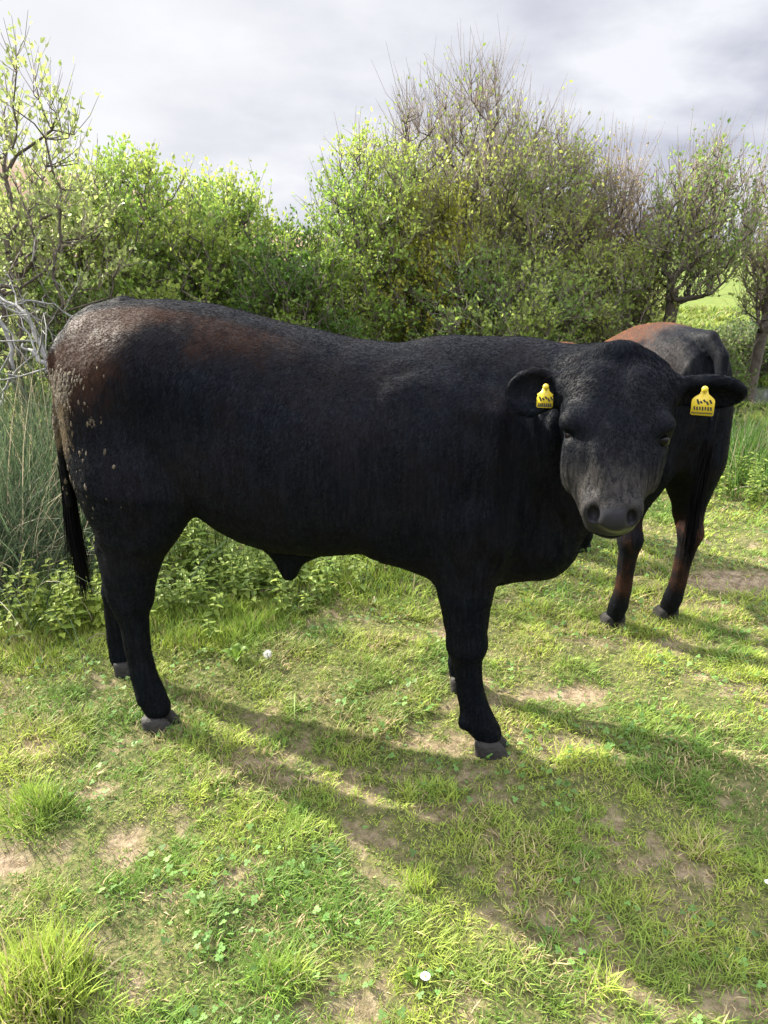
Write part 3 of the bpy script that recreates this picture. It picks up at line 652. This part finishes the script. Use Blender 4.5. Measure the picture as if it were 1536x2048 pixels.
tag(mesh('pond_water', wv, [np.arange(64)[None]], m, smooth=False), kind='structure')

# low brown hill far beyond the hedge on the left
hx, hy = np.meshgrid(np.linspace(-110, 20, 90), np.linspace(60, 130, 40), indexing='ij'); hp2 = np.stack([hx, hy], -1)
hz = 10.6*np.exp(-((hx+48)/34)**2-((hy-92)/22)**2)+3.2*(fbm(hp2, .09, 5, 40)-.5)*np.exp(-((hx+48)/50)**2-((hy-92)/30)**2)-.5
i = np.arange(89)[:, None]*40; j = np.arange(39)[None]
tag(mesh('hill', np.stack([hx, hy, hz], -1).reshape(-1, 3), np.stack([i+j, i+40+j, i+41+j, i+j+1], -1).reshape(-1, 4), simple_mat('bracken_hill', (.17, .10, .055), .95, .8, .8, var=.5)), kind='structure')

# ------------------------------------------------------------------ grass
LEAFM = simple_mat('leaf_green', (0, 0, 0), rough=0.5, attr=True, spec=0.35, translucent=0.5)
GRASSM = simple_mat('grass_blades', (0, 0, 0), rough=0.55, attr=True, spec=0.25, translucent=0.38)
def blades(P, h, w, lean, col, r=rng, seg=2):
    """one bent blade at every point: 5 vertices (quad + triangle)"""
    n = len(P); a = r.random(n)*2*np.pi; d = np.stack([np.cos(a), np.sin(a), 0*a], 1); s = np.stack([-np.sin(a+r.normal(0, .5, n)), np.cos(a), 0*a], 1)*w[:, None]/2
    ln = (lean*h*(.3+1.1*r.random(n)))[:, None]; up = np.zeros((n, 3)); hz_ = h*np.sqrt(np.clip(1-(lean*.5)**2, .15, 1))
    up[:, 2] = hz_; m1 = P+d*ln*.32+up*.58; tp = P+d*ln+up
    V = np.stack([P-s, P+s, m1+s*.8, m1-s*.8, tp], 1).reshape(-1, 3); b = np.arange(n)[:, None]*5
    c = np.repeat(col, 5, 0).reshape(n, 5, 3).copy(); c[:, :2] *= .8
    return V, b+np.array([0, 1, 2, 3]), b+np.array([3, 2, 4]), c.reshape(-1, 3)
GK = 1.0
VV = []; QQ = []; TT = []; CC = []; nn = 0
def grass_band(y0, y1, dens, hs, ws):
    global nn
    xw0, xw1 = y1*.78+.9, y1*.78+.9; A = (y1-y0)*(xw0+xw1); n = int(A*dens*GK)
    p = np.stack([rng.uniform(-xw0, xw1, n), rng.uniform(y0, y1, n)], 1)
    k = max(1, n//14); cc = p[:k]; q = rng.integers(0, k, n); tuft = rng.random(n) < .6; p[tuft] = cc[q[tuft]]+rng.normal(0, .014*(1+y0*.2), (tuft.sum(), 2))
    p = p[np.abs(p[:, 0]) < p[:, 1]*.66+.75]
    b = bare(p); nz = near_noise(p); keep = rng.random(len(p)) > b*.86
    d = np.sqrt(((p[:, 0]-POND[0])/POND[2])**2+((p[:, 1]-POND[1])/POND[3])**2); keep &= d > 1.0
    p = p[keep]; b = b[keep]; nz = nz[keep]; n = len(p); lu = lush(p); big = fbm(p, 1.6, 4, 50); yel = fbm(p, 3.4, 4, 60); fine = fbm(p, 16, 3, 70)
    h = hs*(.3+1.6*sstep(.35, .7, nz)+.6*rng.random(n))*(1-.5*b)+lu*(.5+.8*rng.random(n))
    w = ws*(.6+.8*rng.random(n))*(1+2.0*lu)
    green = np.array([.155, .270, .042]); lime = np.array([.370, .450, .075]); straw = np.array([.52, .42, .22]); dark = np.array([.075, .150, .038])
    t = sstep(.34, .58, yel*.6+fine*.4)[:, None]; c = green*(1-t)+lime*t
    t = (sstep(.50, .66, big*.5+fine*.5)*.55*(lu < .02))[:, None]; c = c*(1-t)+dark*t
    t = np.clip(lu*9, 0, .8)[:, None]; c = c*(1-t)+np.array([.27, .37, .06])*t
    st = (rng.random(n) < (.06+.40*b+.28*sstep(.52, .68, fbm(p, 5, 3, 80))))[:, None]; c = np.where(st, straw*(.55+.6*rng.random((n, 1))), c)
    c = c*(.7+.6*rng.random((n, 1)))*(1-.35*sstep(9, 11, p[:, 1])[:, None])
    P = np.concatenate([p, H(p)[:, None]-.003], 1); lean = np.where(lu > .03, .55, 1.15)
    V, Q, T, c = blades(P, h, w, lean, c); VV.append(V); QQ.append(Q+nn); TT.append(T+nn); CC.append(c); nn += len(V)
grass_band(.75, 1.9, 23000, .0165, .0030); grass_band(1.9, 3.2, 16000, .018, .0034); grass_band(3.2, 5.6, 5600, .024, .0055); grass_band(5.6, 9.5, 1500, .05, .010); grass_band(9.5, 20, 150, .09, .03)
g_ = mesh('grass', np.concatenate(VV), [np.concatenate(QQ), np.concatenate(TT)], GRASSM, col=np.concatenate(CC)); tag(g_, 'short cropped pasture grass with yellow and straw coloured blades', 'grass', kind='stuff')

# clover and other small round-leaved weeds low among the grass
def clover():
    n = int(4500*GK); p = np.stack([rng.uniform(-3, 3, n*3), rng.uniform(.9, 5, n*3)], 1); m = (fbm(p, 4.2, 3, 90) > .53) & (np.abs(p[:, 0]) < p[:, 1]*.6+.5) & (rng.random(len(p)) > bare(p)*.9); p = p[m][:n]; n = len(p)
    r = .003+.0035*rng.random(n); zc = H(p)+.012+.018*rng.random(n); V = []; a0 = rng.random(n)*6.28; tilt = rng.normal(0, .35, (n, 2)); col = []
    for k in range(3):
        a = a0+k*2.09; c = np.stack([p[:, 0]+np.cos(a)*r, p[:, 1]+np.sin(a)*r], 1)
        for q in range(5):
            b = a+q*1.2566; o = np.stack([np.cos(b)*r, np.sin(b)*r], 1); V.append(np.concatenate([c+o, (zc+((c+o-p)*tilt).sum(1))[:, None]], 1))
    V = np.stack(V, 1).reshape(n, 3, 5, 3).reshape(-1, 3); F = np.arange(n*15).reshape(-1, 5)
    c = np.array([.13, .24, .06])*(.6+.9*rng.random((n, 1))); c = np.repeat(c, 15, 0)
    tag(mesh('clover', V, [F], GRASSM, col=c), 'small dark green clover leaves scattered in the turf', 'clover', kind='stuff')
clover()

# ------------------------------------------------------------------ trees and shrubs
BARK = simple_mat('bark', (.085, .068, .052), .9, .8, 60, var=.45); TWIG = simple_mat('twig', (.20, .16, .135), .85, var=.4, bscale=9)
DEADW = simple_mat('dead_wood', (.20, .195, .185), .85, .6, 50, var=.4)
def edge_tubes(P0, P1, r0, r1, n=4):
    m = len(P0); T = unit(P1-P0); A = unit(np.cross(T, np.array([.31, .2, .93]))); B = np.cross(T, A); th = np.arange(n)*2*np.pi/n
    ring = A[:, None]*np.cos(th)[None, :, None]+B[:, None]*np.sin(th)[None, :, None]
    V = np.concatenate([P0[:, None]+ring*r0[:, None, None], P1[:, None]+ring*r1[:, None, None]], 1).reshape(-1, 3)
    b = np.arange(m)[:, None, None]*2*n; j = np.arange(n)[None, :, None]; k = (j+1) % n
    return V, np.concatenate([b+j, b+k, b+n+k, b+n+j], -1).reshape(-1, 4)
def leaves(P, D, size, col, r):
    """a pointed oval leaf (two triangles folded along the rib) at every point"""
    n = len(P); d = unit(D+r.normal(0, .7, (n, 3))); s = unit(np.cross(d, r.normal(0, 1, (n, 3)))); u = np.cross(s, d); L = size*(.55+.8*r.random(n)); L = L[:, None]
    b = P; t = P+d*L; l = P+d*L*.45+s*L*.30+u*L*.08; q = P+d*L*.45-s*L*.30+u*L*.08
    V = np.stack([b, l, t, q], 1).reshape(-1, 3); F = (np.arange(n)[:, None]*4+np.array([0, 1, 2])); F2 = (np.arange(n)[:, None]*4+np.array([0, 2, 3]))
    return V, np.concatenate([F, F2]), np.repeat(col, 4, 0)
def tree(name, label, cat, x, y, Ht, rx, ry, seed, n=700, z0=.12, stems=5, palette=((.10, .19, .03), (.20, .27, .045)), leaf=.039, per=11, tw=4, twl=.24, bare_top=0.0, density=1.0, up=.5, group=None, lo=.25, cz=.56, keep=None, wood=None, lean=(0, 0)):
    r = np.random.default_rng(seed); n = int(n)
    u = unit(r.normal(0, 1, (n*2, 3))); rr = r.random(n*2)**.42; c = np.array([lean[0], lean[1], Ht*cz]); P = c+u*rr[:, None]*np.array([rx, ry, Ht*(1-cz)])
    P[:, 2] = np.where(u[:, 2] < 0, c[2]+(u[:, 2]*rr)*Ht*(cz-z0), P[:, 2])
    nz = fbm(P+seed*3.1, 1.5, 3, seed % 13); P = c+(P-c)*(.70+.56*nz)[:, None]; P = P[(nz > .30) & (P[:, 2] > z0*Ht*.6)][:n]
    root = np.stack([r.normal(0, .06*rx+.05, stems), r.normal(0, .06*rx+.05, stems), np.full(stems, -.05)], 1)
    # balanced spanning tree from the stems to the sampled points
    P = P[np.argsort(np.linalg.norm((P-np.array([0, 0, 0]))*np.array([1, 1, .8]), axis=1))]; N = np.concatenate([root, P]); m = len(N); par = np.full(m, -1); pl = np.zeros(m)
    for i in range(stems, m):
        d = np.linalg.norm(N[:i]-N[i], axis=1); j = int(np.argmin(d+.42*pl[:i]+.25*np.maximum(N[:i, 2]-N[i, 2], 0))); par[i] = j; pl[i] = pl[j]+d[j]
    cnt = np.ones(m)
    for i in range(m-1, stems-1, -1): cnt[par[i]] += cnt[i]
    rad_ = .0034*cnt**.47; e = np.arange(stems, m); a, b = N[par[e]], N[e]; mid = (a+b)/2+r.normal(0, .06, (len(e), 3))*np.linalg.norm(b-a, axis=1)[:, None]+np.array([0, 0, -.03])*np.linalg.norm(b-a, axis=1)[:, None]
    ra = np.minimum(rad_[par[e]], rad_[e]*1.6); rb = rad_[e]
    V1, Q1 = edge_tubes(a, mid, ra, (ra+rb)/2, 5); V2_, Q2_ = edge_tubes(mid, b, (ra+rb)/2, rb, 5)
    # twigs
    k = r.integers(stems, m, len(e)*tw); base = N[k]; out = unit(unit(base-c*np.array([1, 1, .6]))*.7+r.normal(0, .55, (len(k), 3))+np.array([0, 0, up])); hrel = base[:, 2]/Ht
    L = twl*(.4+.9*r.random(len(k)))*(1+bare_top*1.1*sstep(.55, .95, hrel)*(r.random(len(k)) < .5)); m1 = base+out*(L*.5)[:, None]; o2 = unit(out+r.normal(0, .2, out.shape)+np.array([0, 0, up*.5])); tip = m1+o2*(L*.5)[:, None]
    t0 = np.full(len(k), .0030); V3, Q3 = edge_tubes(base, m1, t0, t0*.75, 3); V4, Q4 = edge_tubes(m1, tip, t0*.75, t0*.35, 3)
    root_o = empty(name, (x, y, 0)); tag(root_o, label, cat, group)
    n1 = len(V1); n2 = n1+len(V2_); mesh('trunk', np.concatenate([V1, V2_]), np.concatenate([Q1, Q2_+n1]), wood or BARK, root_o); mesh('twigs', np.concatenate([V3, V4]), np.concatenate([Q3, Q4+len(V3)]), wood or TWIG, root_o)['kind'] = 'stuff'
    # leaves along the twigs, fewer towards a bare top
    den = density*(1-bare_top*sstep(.58, .92, hrel)); q = np.repeat(np.arange(len(k)), per); q = q[r.random(len(q)) < den[q]*.85]
    f = r.random(len(q))**.7; Pl = np.where((f < .5)[:, None], base[q]+(m1-base)[q]*(2*f)[:, None], m1[q]+(tip-m1)[q]*(2*f-1)[:, None])+r.normal(0, .018, (len(q), 3)); D = o2[q]+r.normal(0, .3, (len(q), 3))
    cl = fbm(Pl+seed, 2.2, 3, 4); t = np.clip(sstep(.35, .65, cl)+r.normal(0, .25, len(q)), 0, 1)[:, None]; p0, p1 = [np.array(v) for v in palette]
    col = (p0*(1-t)+p1*t)*(.7+.6*r.random((len(q), 1)))
    if len(q):
        V, F, cc = leaves(Pl, D, leaf, col, r); mesh('crown', V, [F], LEAFM, root_o, col=cc)
    return root_o
def put(px, top_y, Y, half_px, **k):
    """a tree whose crown reaches that high at that distance"""
    p = at_depth(px, top_y, Y); q = at_depth(px+half_px, top_y, Y); return dict(x=p[0], y=Y, Ht=p[2], rx=q[0]-p[0], **k)
GR = 'trees and bushes of the hedge behind the bulls'
LIME = ((.19, .31, .05), (.37, .45, .09)); MID = ((.16, .26, .055), (.31, .38, .085)); OLIVE = ((.19, .26, .055), (.33, .37, .085)); GOLD = ((.28, .30, .04), (.48, .45, .06)); BRONZE = ((.21, .17, .07), (.30, .24, .09))
tree('hawthorn_tree', 'airy young tree reaching into the sky at the left edge, small pale leaves', 'tree', **put(-25, 60, 5.6, 215, ry=.75, seed=3, n=230, per=9, density=.62, leaf=.044, palette=((.22, .28, .09), (.36, .42, .14)), twl=.28, z0=.2, group=GR))
tree('hawthorn_bush', 'dense green bush at the left edge behind the dead branches', 'bush', **put(70, 350, 6.5, 230, ry=.9, seed=5, n=900, per=10, palette=MID, z0=.05, cz=.5, group=GR))
tree('willow_bush', 'bright green bush behind the rump of the nearer bull', 'bush', **put(275, 310, 7.1, 185, ry=.9, seed=8, n=950, per=10, palette=LIME, z0=.05, cz=.5, leaf=.044, group=GR))
tree('willow_bush', 'green bush with loose upright shoots above the dip of the near bull\'s back', 'bush', **put(440, 355, 7.6, 140, ry=.8, seed=12, n=800, per=9, palette=LIME, z0=.05, cz=.5, leaf=.045, group=GR))
tree('elder_bush', 'low lush green bush in the dip of the hedge left of the tallest tree', 'bush', **put(590, 470, 7.0, 150, ry=.7, seed=14, n=650, per=11, palette=((.08, .16, .025), (.19, .27, .04)), z0=.03, cz=.5, group=GR))
tree('willow_bush', 'yellow green bush growing against the left side of the tallest tree', 'bush', **put(740, 275, 7.8, 140, ry=.8, seed=17, n=850, per=9, palette=LIME, z0=.05, cz=.5, group=GR, bare_top=.3))
tree('ash_tree', 'tallest tree in the hedge, its fine upright twigs bare at the top', 'tree', **put(965, 195, 8.4, 275, ry=1.2, seed=21, n=2000, per=6, tw=7, palette=OLIVE, twl=.27, z0=.06, cz=.5, bare_top=.86, density=.8, up=.65, leaf=.04, stems=8, group=GR))
tree('maple_bush', 'golden yellow leaved bush in front of the tallest tree', 'bush', **put(885, 395, 7.5, 105, ry=.5, seed=24, n=420, per=9, palette=GOLD, z0=.1, cz=.6, group=GR))
tree('bramble_bush', 'shady green bush below the tallest tree, above the near bull\'s shoulder', 'bush', **put(1010, 520, 7.2, 190, ry=.7, seed=27, n=700, per=9, palette=MID, z0=.03, cz=.5, density=.8, group=GR))
tree('blackthorn_tree', 'greyish twiggy tree with few bronze leaves, between the tallest tree and the right hand tree', 'tree', **put(1225, 345, 8.6, 125, ry=.9, seed=31, n=900, per=6, tw=5, palette=BRONZE, twl=.32, bare_top=.75, density=.6, up=1.0, z0=.05, cz=.5, leaf=.036, group=GR))
tree('hawthorn_bush', 'olive green bush above the red back of the farther bull', 'bush', **put(1220, 510, 7.6, 140, ry=.7, seed=33, n=650, per=8, palette=OLIVE, z0=.03, cz=.5, density=.85, group=GR))
tree('ash_tree', 'slender tree with thin leaning trunks at the right edge, beside the bright field', 'tree', **put(1415, 300, 7.6, 100, ry=.7, seed=36, n=480, per=7, tw=4, palette=MID, twl=.26, bare_top=.55, density=.6, up=.8, z0=.42, cz=.68, leaf=.038, stems=3, group=GR))
tree('blackthorn_tree', 'thin bare twigged tree cut by the right edge of the picture', 'tree', **put(1585, 320, 7.9, 85, ry=.7, seed=38, n=420, per=5, tw=4, palette=OLIVE, twl=.30, bare_top=.7, density=.45, up=.9, z0=.30, cz=.62, leaf=.035, stems=3, group=GR))
tree('bramble_bush', 'low dark bush at the foot of the slender tree on the right', 'bush', **put(1385, 690, 6.9, 85, ry=.5, seed=41, n=520, per=9, palette=((.045, .09, .02), (.10, .15, .03)), z0=.02, cz=.45, group=GR))

tree('bramble_bush', 'dark green bush on the far side of the pond at the right edge', 'bush', **put(1510, 660, 9.9, 105, ry=.5, seed=44, n=420, per=9, palette=((.07, .12, .04), (.15, .20, .06)), z0=.02, cz=.45, group=GR))

# ------------------------------------------------------------------ weeds, rushes, dead branches
def leaf_plant(name, label, cat, x, y, n, h, spread, seed, pal, leaf=.05, group=None, pairs=8):
    """upright stems with opposite toothed leaves, as nettles grow"""
    r = np.random.default_rng(seed); root = empty(name, (x, y, 0)); tag(root, label, cat, group)
    p = r.normal(0, spread, (n, 2)); hh = h*(.5+.6*r.random(n)); A = Acc(); LP = []; LD = []; LS = []
    for i in range(n):
        lean = r.normal(0, .16, 2); t = np.linspace(0, 1, 5)[:, None]; P = np.concatenate([p[i]+lean*t*hh[i], t*hh[i]], 1); v, q = tube(P, np.linspace(.003, .0012, 5), 4); A.add(v, q)
        for k in range(pairs):
            f = .18+.82*k/pairs; c = np.array([*(p[i]+lean*f*hh[i]), f*hh[i]]); a = k*1.57+r.random()*.6
            for s in (0, np.pi): LP.append(c); LD.append([math.cos(a+s), math.sin(a+s), .25-.5*r.random()]); LS.append(leaf*(1.15-.6*f))
    v, q, _ = A.get(); mesh('stems', v, q, STEM, root)['kind'] = 'stuff'
    LP = np.array(LP); LD = np.array(LD); m = len(LP); col = np.array(pal[0])+(np.array(pal[1])-pal[0])*r.random((m, 1)); rr = np.random.default_rng(seed+1)
    d = unit(LD+rr.normal(0, .2, (m, 3))); s = unit(np.cross(d, [0, 0, 1.])+rr.normal(0, .2, (m, 3))); u = np.cross(s, d); L = np.array(LS)[:, None]*(.7+.6*rr.random((m, 1)))
    V = np.stack([LP, LP+d*L*.35+s*L*.27+u*L*.05, LP+d*L*.75+s*L*.15-u*L*.03, LP+d*L-u*L*.18, LP+d*L*.75-s*L*.15-u*L*.03, LP+d*L*.35-s*L*.27+u*L*.05], 1).reshape(-1, 3); b = np.arange(m)[:, None]*6
    mesh('foliage', V, [np.concatenate([b+[0, 1, 2, 3], b+[0, 3, 4, 5]])], LEAFM, root, col=np.repeat(col*(.75+.5*rr.random((m, 1))), 6, 0)); return root
STEM = simple_mat('plant_stem', (.12, .15, .04), .7)
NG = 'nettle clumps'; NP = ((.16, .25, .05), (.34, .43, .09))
def gp(px, py): g = ground(px, py); return g[0], g[1]
for (px, py, n, h, sp, sd, lab) in ((395, 1150, 44, .60, .11, 1, 'tallest nettle clump, seen between the near bull\'s hind leg and belly'), (470, 1190, 24, .30, .13, 2, 'nettle clump below the sheath of the near bull'),
        (365, 1225, 18, .22, .10, 3, 'low nettles just right of the near bull\'s hind leg'), (545, 1180, 20, .22, .13, 4, 'short nettles under the near bull\'s belly'), (650, 1130, 26, .26, .22, 5, 'sparse nettles far under the middle of the belly'), (800, 1110, 22, .24, .22, 8, 'nettles behind the near bull\'s belly, left of its foreleg'),
        (155, 1250, 34, .34, .12, 6, 'sunlit yellow green nettle clump below the tail of the near bull'), (60, 1225, 20, .15, .16, 7, 'low weeds on the left edge at the foot of the rushes'), (1490, 985, 30, .30, .25, 9, 'dark green weeds right of the farther bull')):
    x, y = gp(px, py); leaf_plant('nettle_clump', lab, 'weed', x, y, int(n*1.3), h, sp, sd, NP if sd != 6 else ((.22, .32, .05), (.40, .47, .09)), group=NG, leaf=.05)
def rush(label, px, py, n, h, sp, seed, pal, name='rush_clump', cat='rushes', group='rush clumps', w=.006, lean=.45):
    x, y = gp(px, py); r = np.random.default_rng(seed); n = int(n); P = np.concatenate([r.normal(0, sp, (n, 2)), np.zeros((n, 1))], 1)
    D = unit(np.concatenate([P[:, :2]/sp*.22+r.normal(0, .18, (n, 2)), np.ones((n, 1))], 1)); c = np.array(pal[0])+(np.array(pal[1])-pal[0])*r.random((n, 1)); dry = r.random(n) < .16; c[dry] = (.27, .235, .16)
    V, Q, c = strands(P, D, h, w, lean*2.2, c, 6, .10, r); V[:, 2] = np.maximum(V[:, 2], .0)
    o = mesh(name, V+0, Q, GRASSM, None, col=c); o.location = (x, y, 0); tag(o, label, cat, group); return o
RP = ((.04, .07, .035), (.10, .14, .07))
rush('tall dark rushes at the left edge behind the bull\'s tail', 25, 1130, 900, .95, .28, 51, RP)
rush('rushes close behind the near bull\'s tail', 105, 1085, 700, .85, .24, 52, RP)
rush('spreading grey green rushes at the far left, lowest in the picture', -30, 1190, 700, .62, .24, 53, RP, lean=.9)
rush('deep dark rush clump behind the other rushes on the left', 60, 1010, 900, 1.15, .40, 54, ((.03, .05, .025), (.07, .10, .045)))
rush('lush long grass clump at the right edge before the pond', 1500, 955, 900, .42, .30, 55, ((.05, .12, .025), (.12, .21, .04)), 'grass_clump', 'grass', 'long grass clumps', .008, .5)
rush('long grass clump beside the farther bull\'s thigh on the right', 1440, 915, 600, .34, .26, 56, ((.05, .12, .025), (.13, .22, .04)), 'grass_clump', 'grass', 'long grass clumps', .008, .5)
rush('long grass along the far edge under the near bull\'s belly', 700, 1060, 900, .28, .45, 57, ((.07, .13, .03), (.17, .23, .05)), 'grass_clump', 'grass', 'long grass clumps', .007, .7)
rush('bright lime tuft of long grass in the lower left corner', 70, 1985, 360, .105, .05, 58, ((.24, .34, .05), (.38, .46, .08)), 'grass_clump', 'grass', 'long grass clumps', .0035, .45)
rush('tuft of darker grass at the left edge below the hind hoof', 75, 1640, 260, .09, .06, 59, ((.08, .16, .03), (.16, .25, .04)), 'grass_clump', 'grass', 'long grass clumps', .003, .6)

def dead_branch(label, pts, r0, seed, kids=10):
    r = np.random.default_rng(seed); P = np.array(pts, float); o = P[0].copy(); root = empty('dead_branch', o); tag(root, label, 'branch', 'dead branches'); P = P-o
    t = np.linspace(0, len(P)-1, 14); C_ = np.stack([np.interp(t, np.arange(len(P)), P[:, i]) for i in range(3)], 1)+r.normal(0, .012, (14, 3)); v, q = tube(C_, np.linspace(r0, r0*.35, 14), 7); A = Acc(); A.add(v, q)
    for k in range(kids):
        i = r.integers(2, 13); b = C_[i]; d = unit(unit(C_[i]-C_[i-1])+r.normal(0, .6, 3)); L = .18+.35*r.random(); p = [b]
        for s in range(5): p.append(p[-1]+d*L/5); d = unit(d+r.normal(0, .25, 3))
        v, q = tube(np.array(p), np.linspace(r0*.4, .0015, 6), 5); A.add(v, q)
        for z in range(2):
            b2 = p[2+z*2]; d2 = unit(d+r.normal(0, .7, 3)); v, q = tube(np.array([b2, b2+d2*L*.25, b2+d2*L*.5+r.normal(0, .02, 3)]), [.003, .002, .001], 4); A.add(v, q)
    v, q, _ = A.get(); mesh('wood', v, q, DEADW, root); return root
D = lambda *a: at_depth(*a)
dead_branch('pale dead branch slanting down behind the bull\'s tail', [D(115, 770, 4.3), D(85, 700, 4.4), D(60, 640, 4.5), D(0, 590, 4.7), D(-80, 560, 4.9)], .016, 71)
dead_branch('short pale forked dead branch just left of the tail head', [D(110, 745, 4.2), D(75, 715, 4.25), D(42, 690, 4.3)], .017, 72, 3)
dead_branch('crooked grey dead branch hanging at the left edge', [D(-30, 600, 4.5), D(8, 650, 4.4), D(32, 735, 4.3), D(10, 765, 4.3), D(-8, 820, 4.3)], .015, 73, 6)
dead_branch('thin dead branch arching above the other dead branches', [D(-90, 650, 4.8), D(10, 605, 4.8), D(90, 600, 4.8), D(150, 640, 4.8)], .010, 74, 12)

def dock(label, px, py, seed, s=1.0):
    r = np.random.default_rng(seed); x, y = gp(px, py); A = Acc()
    for k in range(7):
        a = k*.95+r.random()*.3; L = (.09+.05*r.random())*s; t = np.linspace(0, 1, 7); w = np.sin(np.pi*np.clip(t*.93+.05, 0, 1))**.8*.026*s; out = t*L*.85; zz = .02*s+.07*s*np.sin(t*2.3)*(.6+.6*r.random())
        c = np.stack([np.cos(a)*out, np.sin(a)*out, zz], 1); sd_ = np.array([-math.sin(a), math.cos(a), 0]); V = np.concatenate([c-sd_*w[:, None]+[0, 0, .006], c, c+sd_*w[:, None]+[0, 0, .006]]); i = np.arange(6)[:, None]
        A.add(V, np.concatenate([i+[0, 7, 8, 1], i+[7, 14, 15, 8]]), np.array([.17, .28, .04])*(.7+.5*r.random()))
    v, q, c = A.get(); o = mesh('dock_plant', v, q, LEAFM, None, col=c); o.location = (x, y, 0); tag(o, label, 'weed', 'dock plants')
dock('bright broad leaved dock below the near bull\'s sheath', 475, 1325, 81, .62); dock('small broad leaved weed among the grass at the bottom middle', 825, 1965, 82, .28)
WH = simple_mat('white_petals', (.75, .75, .72), .7); YE = simple_mat('yellow_florets', (.7, .5, .04), .7)
def clock(label, px, py, h, rr):
    x, y = gp(px, py); root = empty('dandelion', (x, y, 0)); tag(root, label, 'flower', 'dandelion clocks'); v, q = tube([(0, 0, 0), (.004, 0, h*.5), (.002, .003, h)], [.0018, .0015, .0012], 5); mesh('stem', v, q, STEM, root)
    r = np.random.default_rng(5); n = 260; d = unit(r.normal(0, 1, (n, 3))); P = np.array([.002, .003, h])+d*rr*.3; V, Q, c = strands(P, d, rr*.7, .0012, 0, (.7, .7, .66), 2, .1, r); mesh('seed_head', V, Q, WH, root)
clock('white dandelion clock beside the bright dock', 535, 1330, .05, .020)
def daisy(label, px, py, s):
    x, y = gp(px, py); root = empty('daisy', (x, y, 0)); tag(root, label, 'flower', 'daisies'); h = .035; v, q = tube([(0, 0, 0), (0, .002, h)], [.0014, .001], 5); mesh('stem', v, q, STEM, root); V = []; F = []
    for k in range(14):
        a = k*2*np.pi/14; c, sn = math.cos(a), math.sin(a); b = len(V)
        for (o, w) in ((.002, .001), (.006, .0018), (.0105, .0012)): V += [(c*o*s-sn*w*s, sn*o*s+c*w*s, h+.0015*o/.01), (c*o*s+sn*w*s, sn*o*s-c*w*s, h+.0015*o/.01)]
        F += [[b, b+1, b+3, b+2], [b+2, b+3, b+5, b+4]]
    mesh('petals', V, [np.array(F)], WH, root); v, q = ball((0, 0, h+.001), (.003*s, .003*s, .002*s), 8, 5); mesh('centre', v, q, YE, root)
daisy('white daisy at the bottom middle beside the small broad leaved weed', 850, 1975, 1.1); daisy('white daisy at the right edge in the shaded grass', 1531, 1785, .8)
